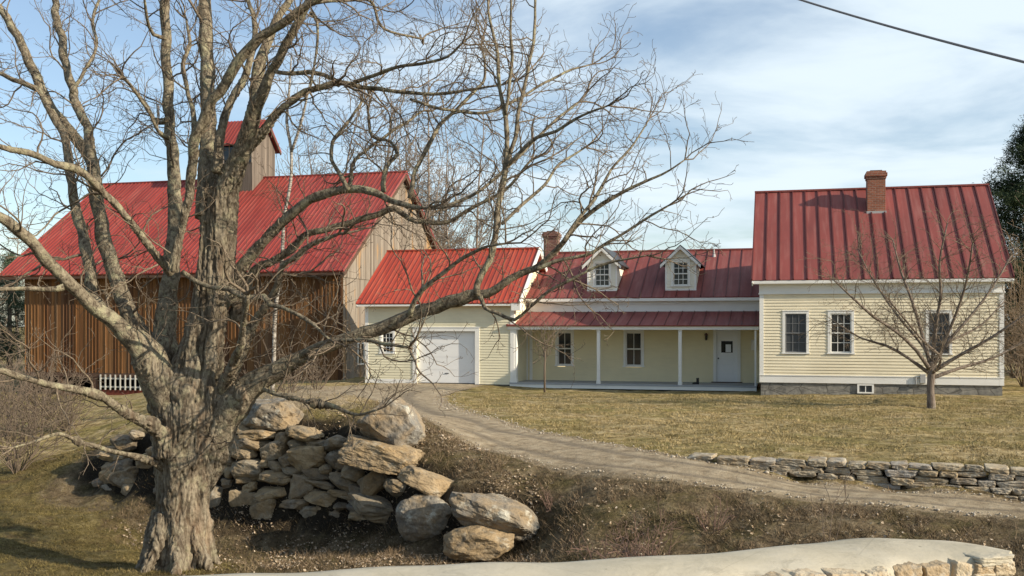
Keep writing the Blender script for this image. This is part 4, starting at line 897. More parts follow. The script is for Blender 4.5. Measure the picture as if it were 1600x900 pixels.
# ---- the big maple: pixel-traced limbs, each at its own depth
DT = 17.75
maple = empty('maple_tree', (P(278, 885, DT).x, DT, -4.2)); tag(maple, 'huge bare old maple with thick forked trunk in front of the barn', 'tree'); mo = Vector(maple.location)
def chain(pts, d0, d1, D0=DT):
    L = len(pts); o = []
    for k, (px, py, hw) in enumerate(pts):
        t = k/(L-1); D = D0+d0+(d1-d0)*t**1.2; p = P(px, py, D); o.append((p.x, p.y, p.z, hw*D/F))
    return catmull(o, .12)
trunk = [(274, 905, 64), (276, 885, 55), (280, 860, 46), (284, 820, 39), (287, 770, 41), (291, 720, 48), (296, 680, 53), (299, 640, 54), (303, 600, 47), (312, 560, 36), (324, 500, 30), (334, 450, 29), (339, 400, 29), (342, 340, 30), (343, 295, 31)]
LIMBS = [  # (depth start, depth end, points)
 (0, -3.0, [(292, 735, 18), (275, 660, 30), (246, 590, 32), (222, 545, 27), (195, 515, 18), (160, 490, 14), (125, 460, 12), (95, 430, 11.5), (65, 395, 11), (32, 365, 11), (0, 338, 10), (-50, 305, 9), (-120, 270, 7)]),
 (-2, -2.6, [(100, 448, 7), (70, 451, 4.5), (30, 453, 4.5), (0, 452, 4), (-40, 448, 4)]),
 (0, 2.6, [(270, 660, 14), (252, 600, 21), (240, 560, 22), (215, 515, 17), (190, 455, 15), (168, 395, 14), (158, 350, 13), (150, 295, 12.5), (141, 250, 12), (112, 207, 10), (88, 178, 9.5), (66, 138, 9), (43, 90, 8.5), (20, 43, 7.5), (-5, 5, 6.5), (-40, -50, 5)]),
 (.3, 3.2, [(152, 300, 11), (142, 240, 9), (138, 205, 8), (122, 167, 8), (113, 145, 8), (103, 98, 8), (96, 60, 7.5), (88, 25, 7), (86, -10, 6), (80, -80, 4)]),
 (0, 1.6, [(205, 535, 11), (165, 490, 12), (145, 465, 10.5), (140, 420, 11), (132, 380, 10.5), (120, 335, 9.5), (112, 290, 8.5), (106, 235, 8), (93, 200, 7.5), (75, 165, 6.5), (60, 140, 5.5), (20, 125, 4.5), (-30, 100, 4)]),
 (0, 2.2, [(283, 700, 14), (270, 640, 26), (262, 595, 29), (258, 555, 25), (257, 520, 21), (262, 470, 18), (268, 420, 15), (272, 370, 14), (273, 320, 13), (272, 270, 12), (266, 210, 10.5), (262, 140, 9.5), (259, 70, 9), (257, 0, 9), (252, -90, 7)]),
 (-.2, -2.6, [(268, 428, 8), (255, 410, 7), (238, 392, 6.5), (212, 358, 6.5), (186, 326, 6.5), (160, 300, 7), (140, 280, 7.5), (112, 264, 8), (86, 256, 7), (45, 240, 6.5), (0, 230, 5.5), (-60, 215, 4.5)]),
 (0, 1.2, [(330, 340, 26), (327, 280, 20), (325, 220, 15), (325, 160, 13.5), (324, 110, 13), (322, 50, 12.5), (320, 0, 12), (318, -90, 9)]),
 (0, -1.6, [(338, 350, 28), (352, 300, 24), (368, 262, 19), (385, 215, 16), (398, 170, 14), (418, 125, 10), (440, 85, 8.5), (462, 45, 8), (480, 5, 7.5), (505, -60, 6)]),
 (0, .8, [(385, 215, 13), (398, 165, 12), (404, 117, 11), (414, 77, 9), (432, 33, 7.5), (455, -5, 6.5), (490, -70, 5)]),
 (-.5, -2.2, [(270, 425, 9), (282, 365, 7), (292, 320, 8), (300, 268, 9), (306, 220, 10), (322, 175, 10), (350, 134, 9.5), (380, 88, 9.5), (417, 52, 8.5), (450, 27, 8), (483, 6, 7.5), (530, -25, 6), (580, -70, 4.5)]),
 (-.4, .6, [(338, 270, 9), (345, 205, 7.5), (360, 160, 7.5), (382, 122, 7), (393, 87, 6), (398, 35, 5), (390, 8, 4), (375, -30, 3)]),
 (-.3, -1.6, [(385, 230, 12), (412, 205, 9), (433, 177, 7), (466, 149, 6), (500, 137, 6), (543, 132, 5), (587, 140, 4), (633, 145, 3.5), (687, 147, 3), (733, 140, 2.5), (785, 132, 1.8)]),
 (-1.0, -2, [(545, 133, 4), (562, 128, 4), (587, 116, 3.6), (633, 103, 3.2), (687, 93, 2.8), (723, 67, 2)]),
 (-1.0, -1.3, [(430, 112, 4), (455, 115, 4.5), (495, 114, 4.5), (527, 127, 4)]),
 (-1.2, -1.6, [(485, 20, 3.5), (495, 35, 3), (494, 80, 2.6), (484, 143, 2)]),
 (-.6, 1.2, [(480, 5, 4), (560, 0, 3.4), (582, 8, 3), (595, 40, 2.6), (620, 52, 2.4), (660, 60, 2)]),
 (.2, -1.6, [(350, 470, 20), (372, 430, 12), (393, 398, 10.5), (412, 377, 9.5), (436, 350, 9), (468, 324, 9), (495, 308, 8.5), (530, 299, 8), (575, 300, 7.5), (615, 316, 6), (645, 322, 4.5), (665, 326, 3)]),
 (-1.2, -.2, [(640, 310, 5), (650, 265, 4), (667, 230, 3.8), (687, 197, 3.5), (720, 163, 3.3), (747, 137, 3), (757, 123, 2.7), (757, 93, 2.2), (752, 70, 1.6)]),
 (-1, .5, [(545, 297, 5), (527, 267, 4), (517, 240, 3.6), (524, 215, 3.4), (545, 190, 3), (565, 160, 2)]),
 (-1, 0, [(600, 300, 5), (602, 262, 4), (622, 240, 3.6), (610, 222, 3), (580, 212, 3), (576, 177, 2.4)]),
 (-.8, .8, [(543, 297, 5), (555, 250, 3.4), (585, 225, 3), (633, 193, 2.6), (662, 172, 2)]),
 (.3, -.6, [(365, 500, 12), (395, 425, 8), (420, 412, 7), (450, 392, 6.5), (483, 363, 6.5), (533, 353, 6), (580, 338, 6), (618, 327, 5.5), (650, 345, 5), (700, 345, 4), (742, 322, 3.4), (790, 297, 3), (830, 250, 2.4)]),
 (.2, -1.2, [(360, 590, 14), (392, 515, 8), (414, 480, 7.5), (432, 452, 6.5), (436, 425, 5.5), (458, 402, 5), (493, 380, 4.5), (530, 365, 3)]),
 (-.3, -1.6, [(285, 425, 5), (300, 436, 4.5), (333, 451, 4.5), (358, 452, 5), (387, 463, 6), (413, 464, 6), (425, 475, 5), (440, 480, 4), (467, 493, 4), (490, 507, 3.4), (515, 530, 2.4)]),
 (.1, -2.6, [(308, 775, 16), (328, 705, 32), (349, 650, 33), (372, 622, 30), (405, 595, 22), (440, 572, 17), (480, 553, 13), (533, 533, 12.5), (587, 517, 12.5), (633, 497, 12.5), (667, 483, 12), (700, 473, 13), (733, 463, 11.5), (765, 460, 9), (800, 435, 7), (830, 423, 6), (858, 403, 5.5), (880, 378, 5), (910, 345, 4.5), (945, 318, 4), (985, 295, 3), (1035, 272, 2.2), (1070, 250, 1.4)]),
 (-2.2, -2.0, [(745, 462, 7), (750, 430, 6.5), (768, 392, 6), (777, 350, 6), (783, 300, 5.5), (790, 262, 5.2), (793, 220, 4.6), (788, 173, 4), (778, 127, 3.6), (777, 83, 3.2), (766, 30, 2.6), (760, -30, 1.8)]),
 (-2.1, -1.4, [(790, 270, 4.6), (806, 205, 4), (813, 160, 3.8), (824, 115, 3.4), (833, 65, 3), (837, 0, 2.4), (842, -60, 1.6)]),
 (-2.1, -2.6, [(790, 180, 3.4), (799, 105, 3), (798, 50, 2.6), (797, -10, 2)]),
 (-2.2, -3, [(793, 258, 4), (838, 215, 3.6), (868, 205, 3.2), (910, 180, 2.6), (950, 165, 1.8)]),
 (-2.0, -1, [(690, 325, 3.4), (745, 300, 3.2), (800, 255, 3), (860, 195, 2.6), (905, 160, 2)]),
 (-1.6, -.6, [(640, 155, 2.6), (690, 170, 3), (745, 178, 3), (783, 168, 3), (818, 150, 2.8), (850, 130, 2.6), (893, 110, 2), (925, 100, 1.4)]),
 (-2, -3, [(640, 495, 6), (648, 472, 5), (661, 450, 4.6), (690, 428, 4.2), (722, 402, 3.6), (750, 388, 3), (790, 380, 2)]),
 (-2.2, -3.4, [(750, 462, 5), (758, 482, 3.6), (778, 490, 3.4), (803, 500, 3.2), (828, 480, 3), (860, 453, 3), (900, 433, 3), (945, 412, 2.6), (985, 405, 2), (1010, 400, 1.4)]),
 (-2.4, -3.0, [(830, 423, 5), (868, 408, 4), (915, 400, 3.4), (955, 375, 3), (1005, 345, 2.6), (1045, 320, 1.8)]),
 (-2.4, -1.6, [(880, 378, 4), (900, 350, 3.6), (935, 300, 3.2), (955, 265, 2.6), (990, 225, 2), (1015, 185, 1.3)]),
 (-2.2, -1.4, [(784, 350, 3.5), (815, 318, 3.2), (850, 290, 2.8), (875, 255, 2.5), (915, 230, 1.8)]),
 (-1.2, -2.4, [(470, 556, 6), (510, 534, 4), (560, 530, 4), (600, 537, 3.6), (640, 542, 2.6)]),
 (.0, -1.6, [(375, 620, 10), (395, 604, 6), (424, 612, 4.5), (469, 625, 4.5), (525, 636, 4), (562, 648, 3), (590, 640, 1.6)]),
 (-.4, -3.2, [(262, 700, 26), (248, 675, 12), (229, 662, 9.5), (194, 643, 8.5), (163, 622, 7.5), (120, 610, 7), (60, 596, 6.5), (5, 580, 6), (-50, 570, 4.5)]),
 (-.2, -2.8, [(268, 728, 20), (245, 722, 8), (210, 713, 5), (175, 705, 4.6), (132, 694, 4), (92, 678, 3.5), (55, 690, 2.6), (20, 700, 1.8)]),
 (0, -1.6, [(345, 640, 14), (352, 600, 11), (365, 570, 8.5), (375, 545, 7), (382, 500, 5), (388, 460, 4)]),
 (.2, .8, [(300, 280, 6), (303, 190, 5), (295, 150, 4), (286, 100, 4), (296, 72, 3.2), (291, 30, 2)]),
 (.4, 1.4, [(262, 185, 5), (245, 190, 4), (225, 160, 3.6), (205, 135, 3), (195, 120, 2)]),
 (-.6, -1.8, [(262, 215, 5), (248, 205, 3.4), (230, 168, 3), (210, 140, 2.6), (192, 120, 2)]),
 (-1, -2, [(260, 60, 4), (240, 55, 3.4), (230, 30, 3), (226, 0, 2.5), (215, -30, 2)]),
 (.8, 2.4, [(112, 145, 4), (150, 75, 3), (145, 30, 3), (165, -20, 2.4)]),
]
rg = random.Random(21)
# trunk: union of the bole and the limb bases, remeshed to one skin
tb = MB(mo)
def flute(p, dv, r):
    a = math.atan2(dv.y, dv.x)
    return 1+.07*math.sin(a*5+p.z*.9)+.05*math.sin(a*9-p.z*1.7)+.10*noise.noise(Vector((dv.x*1.6, dv.y*1.6, p.z*.8)))
tc_ = chain(trunk, 0, 0)
tb.tube([Vector(q[:3]) for q in tc_], [q[3]*(.97+.0) for q in tc_], 28, rfun=flute)
LC = [chain(l[2], l[0], l[1]) for l in LIMBS]
for ch in LC:
    if ch[0, 3] < .085: continue
    acc = 0; pp = []; rr_ = []
    for k in range(len(ch)):
        if k: acc += np.linalg.norm(ch[k, :3]-ch[k-1, :3])
        if acc > 2.2: break
        t = min(acc/2.2, 1); pp.append(Vector(ch[k, :3])); rr_.append(ch[k, 3]*(.98-.17*t))
    tb.tube(pp, rr_, 16)
# root flare
for k in range(8):
    a = k/8*6.283+.3; c0 = Vector((mo.x, mo.y, -4.2)); dd = Vector((math.cos(a), math.sin(a), 0)); ln = rg.uniform(.70, .98)
    tb.tube([c0+dd*.30+Vector((0, 0, .95)), c0+dd*.42+Vector((0, 0, .5)), c0+dd*ln*.75+Vector((0, 0, .12)), c0+dd*ln+Vector((0, 0, -.15))], [.14, .15, .09, .03], 10)
tmp = tb.build('trunk_raw', M['bark'])
rm = tmp.modifiers.new('r', 'REMESH'); rm.mode = 'VOXEL'; rm.voxel_size = .019
smd = tmp.modifiers.new('s', 'SMOOTH'); smd.factor = .5; smd.iterations = 3
dg = bpy.context.evaluated_depsgraph_get(); me = bpy.data.meshes.new_from_object(tmp.evaluated_get(dg)); me.name = 'trunk'
bpy.data.objects.remove(tmp)
nv = len(me.vertices); cs = np.empty(nv*3, 'f'); me.vertices.foreach_get('co', cs); cs = cs.reshape(-1, 3); ns = np.empty(nv*3, 'f'); me.vertices.foreach_get('normal', ns); ns = ns.reshape(-1, 3)
dsp = np.empty(nv, 'f'); crev = np.empty(nv, 'f')
for k in range(nv):
    x, y, z = cs[k]; w_ = noise.noise(Vector((x*2, y*2, z*1.6)))*.06
    a = noise.noise(Vector(((x+w_)*10, (y+w_)*10, z*.9))); a2 = noise.noise(Vector(((x-w_)*19, (y-w_)*19, z*3.2+5))); a3 = noise.noise(Vector((x*9, y*9, z*9+3)))
    b2 = noise.noise(Vector((x*30, y*30, z*17))); br = .45+.55*min(1, max(0, noise.noise(Vector((x*3, y*3, z*2.5+9)))*2+.5))
    v1 = max(0, 1-abs(a)/.15)*br; v2 = max(0, 1-abs(a2)/.22); v3 = max(0, 1-abs(a3)/.07)*.7
    knob = max(0, noise.noise(Vector((x*2.8, y*2.8, z*2.4+7)))-.12)
    burl = max(0, noise.noise(Vector((x*5.5, y*5.5, z*4.5+3)))-.25)
    big = noise.noise(Vector((x*3.4, y*3.4, z*.55+2)))
    dsp[k] = -v1*.042-v2*.020-v3*.012+b2*.016+(knob*.12+burl*.05+big*.035)*min(1, max(0, (4.6-z)/1.2)); crev[k] = min(1, v1*1.0+v2*.5+v3*.35)
cs += ns*dsp[:, None]; me.vertices.foreach_set('co', cs.ravel()); me.polygons.foreach_set('use_smooth', [True]*len(me.polygons)); me.update()
at = me.attributes.new('crevice', 'FLOAT', 'POINT'); at.data.foreach_set('value', crev)
if not me.materials: me.materials.append(M['bark'])
tr = bpy.data.objects.new('trunk', me); COL.objects.link(tr); tr.parent = maple
def lumpy(p, dv, r):
    return 1+.16*noise.noise((p+dv*r*1.4)*3.2)+.14*noise.noise((p+dv*r*2)*9)
for li, ch in enumerate(LC):
    mb = MB(mo); prev = None; L = len(ch); pts = [Vector(q[:3]) for q in ch]
    for k in range(1, L):     # kinks
        w_ = min(.05, ch[k, 3]*.8); pts[k] = pts[k]+Vector((noise.noise(pts[k]*2.6+Vector((li, 0, 0))), noise.noise(pts[k]*2.6+Vector((0, li, 5))), noise.noise(pts[k]*2.6+Vector((3, 0, li)))))*w_
    r0 = ch[:, 3]
    mb.tube(pts, [float(r)*.82 for r in r0], 14 if r0[0] > .1 else (10 if r0[0] > .05 else 7), 0, rfun=lumpy)
    tot = 0; nxt = .9 if r0[0] > .1 else .25
    for k in range(1, L-1):
        tot += (pts[k]-pts[k-1]).length; r = float(r0[k])
        dens = .5 if r > .13 else (.34 if r > .08 else .20)
        if tot > nxt:
            nxt = tot+rg.uniform(.6, 1.4)*dens
            d = norm(pts[k+1]-pts[k]); ax = d.orthogonal(); ax.rotate(__import__('mathutils').Quaternion(d, rg.uniform(0, 6.283)))
            nd = norm(d*rg.uniform(.35, .9)+norm(ax)+Vector((0, 0, .25)))
            below = pts[k].z < -1.2
            ln = rg.uniform(.4, 1.7) if r < .10 else rg.uniform(.3, 2.1)
            if rg.random() < .12: ln *= 1.5
            if below: ln *= .6
            grow(mb, pts[k], nd, ln, min(r*.4, .006+.0075*ln), 0, rg, TP, 5, 1)
    # tip
    d = norm(pts[-1]-pts[-3])
    for _ in range(3): grow(mb, pts[-1], norm(d+Vector((rg.gauss(0, .4), rg.gauss(0, .4), rg.gauss(0, .3)))), rg.uniform(.8, 1.5), min(float(r0[-1])*.8, .03), 0, rg, TP, 5, 1)
    mb.build('limb', [M['bark_limb'], M['twig']], maple, smooth=True)

# ---- smaller bare trees
def bare_tree(name, loc, label, group, h, r, seed, mat, prm, spread=.5, stems=1, twigmat=None, cat='tree', clear=.3, nb=16, lean=0):
    t = empty(name, loc); tag(t, label, cat, group); rg = random.Random(seed); tr = MB(); cr = MB()
    for s in range(stems):
        p = Vector((rg.gauss(0, .05)*(stems > 1), rg.gauss(0, .05)*(stems > 1), -.15)); d = norm(Vector((rg.gauss(0, .12*stems)+lean, rg.gauss(0, .12*stems), 1)))
        pts = [p.copy()]; n = 16
        for k in range(n): d = norm(d+Vector((rg.gauss(0, .05), rg.gauss(0, .05), .05))); p = p+d*h/n; pts.append(p.copy())
        rad = [r*(1-.9*(k/n)**.9)+.006 for k in range(n+1)]; tr.tube(pts, rad, 8)
        for b_ in range(nb):
            t_ = clear+(1-clear)*(b_+rg.random())/nb; f = t_*n; k = min(int(f), n-1); q = pts[k].lerp(pts[k+1], f-k)
            a = rg.uniform(0, 6.283); nd = Vector((math.cos(a)*spread*2, math.sin(a)*spread*2, rg.uniform(.35, 1.0)))
            grow(cr, q, nd, h*spread*(1.05-t_*.8)*rg.uniform(.7, 1.15), rad[k]*.5, 0, rg, prm, 4)
    tr.build('trunk', mat, t, smooth=True); cr.build('crown', twigmat or mat, t, smooth=True); return t
def copy_tree(o, loc, rz, sc, label=None):
    c = o.copy(); COL.objects.link(c); c.location = loc; c.rotation_euler = (0, 0, rz); c.scale = (sc,)*3
    if label: c['label'] = label
    for ch in o.children:
        d = ch.copy(); COL.objects.link(d); d.parent = c
    return c
def onground(px, D): x = (px-800)/F*D; return Vector((x, D, H(x, D)))
FP = dict(spawn=[.42, .32, .34], ratio=(.38, .62), wig=.15, up=.05, rmin=.020, step=.38)
gB = 'bare trees behind the barn and garage'
far = [('tall bare tree rising behind the barn ridge right of the cupola', 520, 84, 23, 1), ('tall bare tree behind the right end of the barn ridge', 600, 88, 24, 2), ('bare tree behind the gap between barn and garage roof', 715, 80, 13.5, 3)]
protos = []
for lab, px, D, h, sd in far: protos.append(bare_tree('bare_tree', onground(px, D), lab, gB, h, .2, 40+sd, M['far_bark'], FP, .36, nb=20, clear=.3))
fars = [(575, 78, .92, 0, 'tall bare tree behind the barn ridge just left of the gable peak'), (645, 80, .85, 1, 'tall bare tree close to the left of the slim larch'), (490, 82, .9, 1, 'bare tree behind the ridge halfway between cupola and gable'), (560, 92, 1.0, 2, 'bushy bare tree low behind the middle of the barn ridge'), (625, 76, .9, 1, 'bare tree close behind the barn peak'), (675, 74, .8, 0, 'bare tree filling the gap right of the barn gable'), (465, 80, .8, 1, 'bare tree directly behind the barn cupola'), (565, 70, .85, 2, 'bare tree over the barn ridge between two taller ones'), (640, 84, 1.0, 0, 'bare tree rising behind the peak of the barn gable'), (745, 80, .95, 1, 'thin bare tree behind the garage roof'), (690, 90, 1.0, 1, 'farthest bare tree above the barn gable'), (30, 80, .8, 2, 'bare tree past the left end of the barn'), (-60, 75, 1.0, 0, 'bare tree far left beyond the barn'), (1690, 70, .9, 1, 'bare tree right of the farmhouse beyond the pine'), (1800, 75, .9, 2, 'bare tree far right beyond the pine')]
for px, D, sc, pi, lab in fars: copy_tree(protos[pi], onground(px, D+(10 if 200 < px < 900 else 3)), px*.7, sc, lab)
# larch-like tree, straight thin leader with short side twigs
t = empty('larch_tree', onground(668, 80)); tag(t, 'slim bare larch with a straight leader behind the barn gable', 'tree'); rg2 = random.Random(9); a = MB(); b = MB(); hh = 24.5
a.tube([(0, 0, -.2), (.1, 0, hh*.5), (.05, .05, hh)], [.17, .1, .012], 8)
LP = dict(spawn=[.22, .25], ratio=(.25, .45), wig=.12, up=-.01, rmin=.015, step=.3)
for k in range(190):
    z = hh*(.2+.8*k/190); an = rg2.uniform(0, 6.283); ln = max(.25, (1-k/190)*2.9+.25)*rg2.uniform(.7, 1.1); grow(b, Vector((.05, 0, z)), Vector((math.cos(an), math.sin(an), .15)), ln, .024, 0, rg2, LP, 3)
a.build('trunk', M['far_bark'], t, smooth=True); b.build('crown', M['far_bark'], t, smooth=True)
# birch
bl = onground(425, 34); t = empty('birch_tree', bl); tag(t, 'slender white barked birch between the maple and the barn', 'tree'); a = MB(bl); b = MB(bl); rg2 = random.Random(5)
def pchain(pts, D0, D1):
    L = len(pts); return catmull([(*P(px, py, D0+(D1-D0)*k/(L-1)), hw*D0/F) for k, (px, py, hw) in enumerate(pts)], .3)
for pts, d0, d1 in (([(425, 620, 3.4), (428, 560, 3.2), (430, 490, 3), (440, 410, 2.8), (444, 340, 2.6), (454, 285, 2.5), (455, 235, 2.3), (448, 190, 2.4), (452, 140, 1.8), (455, 90, 1)], 34, 34), ([(455, 238, 2.4), (468, 200, 2.2), (478, 160, 1.8), (486, 120, 1)], 34, 33.4)):
    c = pchain(pts, d0, d1); a.tube([Vector(q[:3]) for q in c], [q[3] for q in c], 8)
    for k in range(6, len(c), 1): 
        an = rg2.uniform(0, 6.283); grow(b, Vector(c[k][:3]), Vector((math.cos(an), math.sin(an), .6)), rg2.uniform(.5, 1.5), .014, 0, rg2, dict(TP, rmin=.005, spawn=[.3, .25]), 3)
a.build('trunk', M['birch'], t, smooth=True); b.build('crown', M['twig'], t, smooth=True)
# apple tree on the lawn
al = Vector((P(1455, 635, 32.2).x, 32.2, GZ)); t = empty('apple_tree', al); tag(t, 'wide spreading small bare tree on the lawn in front of the farmhouse', 'tree'); a = MB(al); b = MB(al); rg2 = random.Random(15)
AP = dict(spawn=[.20, .16, .2], ratio=(.4, .7), wig=.22, up=-.02, rmin=.0042, step=.16)
AB = [([(1454, 645, 11), (1455, 632, 8.5), (1454, 605, 7.5), (1456, 580, 8), (1457, 565, 7)], 0),
 ([(1455, 580, 6), (1432, 548, 4.6), (1400, 518, 4), (1365, 495, 3.4), (1335, 468, 2.8), (1300, 435, 1.8)], -.8), ([(1454, 585, 5), (1420, 560, 4), (1385, 540, 3.2), (1345, 528, 2.4), (1300, 500, 1.5)], .6),
 ([(1455, 575, 5.5), (1440, 520, 4.4), (1425, 470, 3.6), (1408, 425, 2.8), (1395, 375, 1.6)], 1.2), ([(1457, 570, 5.5), (1462, 510, 4.4), (1470, 460, 3.6), (1468, 410, 2.6), (1480, 350, 1.5)], -1),
 ([(1457, 572, 5.5), (1485, 530, 4.2), (1520, 490, 3.4), (1550, 450, 2.8), (1580, 400, 1.7)], .7), ([(1458, 580, 6), (1500, 555, 4.4), (1545, 530, 3.6), (1590, 500, 2.8), (1640, 465, 1.8)], -1.2),
 ([(1458, 590, 5), (1500, 575, 4), (1550, 560, 3.4), (1600, 535, 2.6), (1650, 520, 1.6)], 1.3), ([(1456, 580, 4), (1445, 545, 3.6), (1400, 490, 3), (1360, 430, 2), (1340, 390, 1.4)], 1.6), ([(1457, 575, 4), (1490, 500, 3.4), (1510, 440, 2.8), (1520, 380, 1.8)], -1.8),
 ([(1456, 585, 4), (1470, 560, 3.4), (1440, 530, 2.6), (1390, 470, 2)], -2.2), ([(1457, 582, 4), (1475, 540, 3.2), (1530, 510, 2.6), (1570, 470, 1.6)], 2.2)]
for k_, (pts, de) in enumerate(AB):
    c = pchain(pts, 32.2, 32.2+de); a.tube([Vector(q[:3]) for q in c], [q[3]*(.62 if k_ else .75) for q in c], 9, rfun=lumpy)
    if k_:
        for k in range(3, len(c)):
            for _ in range(3):
                d = norm(Vector(c[k][:3])-Vector(c[k-1][:3])); ax = d.orthogonal(); ax.rotate(__import__('mathutils').Quaternion(d, rg2.uniform(0, 6.283)))
                grow(b, Vector(c[k][:3]), norm(d+norm(ax)*.9), rg2.uniform(.5, 1.5), min(c[k][3]*.4, .013), 0, rg2, AP, 4)
a.build('trunk', M['apple'], t, smooth=True); b.build('crown', M['twig'], t, smooth=True)
# sapling by the porch
sl_ = Vector((P(851, 608, 41).x, 41, GZ)); t = empty('sapling', sl_); tag(t, 'thin young leafless sapling standing in front of the porch', 'tree'); a = MB(); b = MB(); rg2 = random.Random(3)
a.tube([(0, 0, -.1), (.0, 0, .9), (.03, 0, 1.7)], [.045, .034, .028], 8)
for k in range(11):
    an = k*.57+rg2.random(); grow(b, Vector((.02, 0, 1.1+k*.055)), Vector((math.cos(an)*.55, math.sin(an)*.55, 1)), rg2.uniform(1.1, 1.9), .018, 0, rg2, dict(AP, spawn=[.28, .3], up=.05, rmin=.007), 4)
a.build('trunk', M['brush'], t, smooth=True); b.build('crown', M['brush'], t, smooth=True)
# ---- shrubs and brush
def shrub(loc, h, sp, n, seed, mat, label, group, thick=.012, rmin=.006, prm=None):
    t = empty('shrub', loc); tag(t, label, 'shrub', group); rg = random.Random(seed); mb = MB()
    for k in range(n):
        an = rg.uniform(0, 6.283); s = rg.uniform(.1, sp); grow(mb, Vector((math.cos(an)*.03*n**.3, math.sin(an)*.03*n**.3, -.1)), Vector((math.cos(an)*s, math.sin(an)*s, 1)), h*rg.uniform(.6, 1.1), thick, 0, rg, prm or dict(spawn=[.22, .24], ratio=(.35, .6), wig=.14, up=.03, rmin=rmin, step=.16), 4)
    mb.build('stems', mat, t, smooth=True); return t
gS = 'leafless brush at the left by the barn'
for k, (px, D, h, lab) in enumerate(((5, 36, 4.0, 'tall tangled leafless brush at the left edge by the barn'), (62, 38, 3.2, 'bare brown shrub in front of the left end of the barn wall'), (105, 36, 2.0, 'low bare shrub left of the white pickets'), (25, 27, 2.6, 'low reddish brush on the slope at the left edge'), (-50, 32, 3.6, 'bare brush beyond the left edge of the yard'), (330, 36, 2.0, 'bare shrub behind the maple trunk near the barn'), (450, 38, 2.2, 'bare shrub at the foot of the birch'), (495, 43, 2.2, 'bare shrub against the grey barn boards'), (400, 34, 1.6, 'low bare brush behind the grey boulder'))):
    shrub(onground(px, D), h, .9, 22 if px < 110 else 14, 60+k, M['brush'], lab, gS if px < 200 else 'bare shrubs between maple and barn', .016, .008)
gR = 'brush on the bank below the driveway'
for k, (px, py, h, lab) in enumerate(((1010, 885, 1.1, 'wide reddish bare shrub on the bank just behind the parapet wall'), (935, 872, .7, 'small reddish twiggy shrub left of the wide bank shrub'), (1115, 858, .6, 'small bare shrub on the bank right of the wide shrub'), (865, 820, .45, 'little dry shrub on the bank beside the wall end boulder'))):
    x, y, z = G(px, py, -3.72); shrub(Vector((x, y, H(x, y))), h, 1.2, 22 if k == 0 else 12, 80+k, M['redbrush'], lab, gR, .010, .005, dict(spawn=[.14, .16], ratio=(.35, .6), wig=.15, up=.02, rmin=.0045, step=.1))
x, y, z = G(1295, 852, -3.42); shrub(Vector((x, y, H(x, y))), 1.25, .25, 3, 91, M['brush'], 'tall thin dry weed stem rising in front of the driveway', None, .008, .0045)
for k, (px, D, h, lab) in enumerate(((1600, 43, 6, 'tall bare shrub at the right corner of the farmhouse'), (1650, 40, 5, 'bare shrub past the right edge of the farmhouse'), (1585, 50, 3.5, 'low bare shrub behind the right corner of the farmhouse'))):
    shrub(onground(px, D), h, .5, 14, 95+k, M['brush'], lab, 'shrubs right of the farmhouse', .03, .009, dict(spawn=[.4, .35, .4], ratio=(.35, .6), wig=.13, up=.04, rmin=.009, step=.28))
# ---- evergreens
def conifer(name, loc, label, h, rad, seed, mat, full=1.0, base=.1, dens=1.0, group=None, size=.2):
    t = empty(name, loc); tag(t, label, 'tree', group); rg = np.random.default_rng(seed); r2 = random.Random(seed)
    tr = MB(); tr.tube([(0, 0, -.2), (0, 0, h*.6), (0, 0, h*.97)], [rad*.09, rad*.05, .03], 8)
    C = []
    nl = int(h*4*dens)
    for k in range(nl):
        t_ = base+(1-base)*k/nl; z = h*t_; rr_ = rad*min(1, ((1-t_)*1.55)**full)*(.75+.4*r2.random())+.15
        for _ in range(3):
            an = r2.uniform(0, 6.283); ln = rr_*r2.uniform(.6, 1.12); dz = r2.uniform(-.05, .3)
            e = Vector((math.cos(an)*ln, math.sin(an)*ln, z+dz*ln)); s = Vector((0, 0, z)); tr.tube([s, s.lerp(e, .5)+Vector((0, 0, -.05*ln)), e], [.04, .028, .01], 4, cap=False)
            for q in range(int(6+ln*7)):
                f = .25+.78*r2.random(); p = s.lerp(e, f); w = .22*(1.25-f)*ln+.1
                C.append((p.x+r2.gauss(0, w), p.y+r2.gauss(0, w), p.z+r2.gauss(0, w*.45)))
    C = np.array(C); m_ = 26; n = len(C)*m_
    c = np.repeat(C, m_, 0)+rg.normal(0, size*.75, (n, 3))
    d1 = rg.normal(0, 1, (n, 3)); d1 /= np.linalg.norm(d1, axis=1)[:, None]; d2 = rg.normal(0, 1, (n, 3)); d2 -= d1*(d1*d2).sum(1)[:, None]; d2 /= np.linalg.norm(d2, axis=1)[:, None]
    L_ = size*.55*rg.uniform(.6, 1.3, (n, 1)); v = np.stack([c-d1*L_, c+d2*L_*.30, c+d1*L_], 1).reshape(-1, 3)
    npmesh('crown', v, np.arange(n*3).reshape(-1, 3), mat, t); tr.build('trunk', M['far_bark'], t, smooth=True); return t
conifer('pine_tree', onground(1618, 52), 'dark evergreen pine rising behind the right end of the farmhouse', 13.2, 4.0, 3, M['pine'], .75, .08, 1.5)
conifer('pine_tree', onground(1760, 56), 'dark evergreen pine farther right behind the first one', 13, 4, 4, M['pine'], .7, .1, .8)
conifer('spruce_tree', onground(15, 75), 'pale green spruce at the left edge beyond the barn', 8.6, 2.6, 5, M['spruce'], 1, .1, .8)
conifer('spruce_tree', onground(-70, 70), 'second spruce out past the left end of the barn', 9.5, 2.8, 6, M['spruce'], 1, .1, .8)

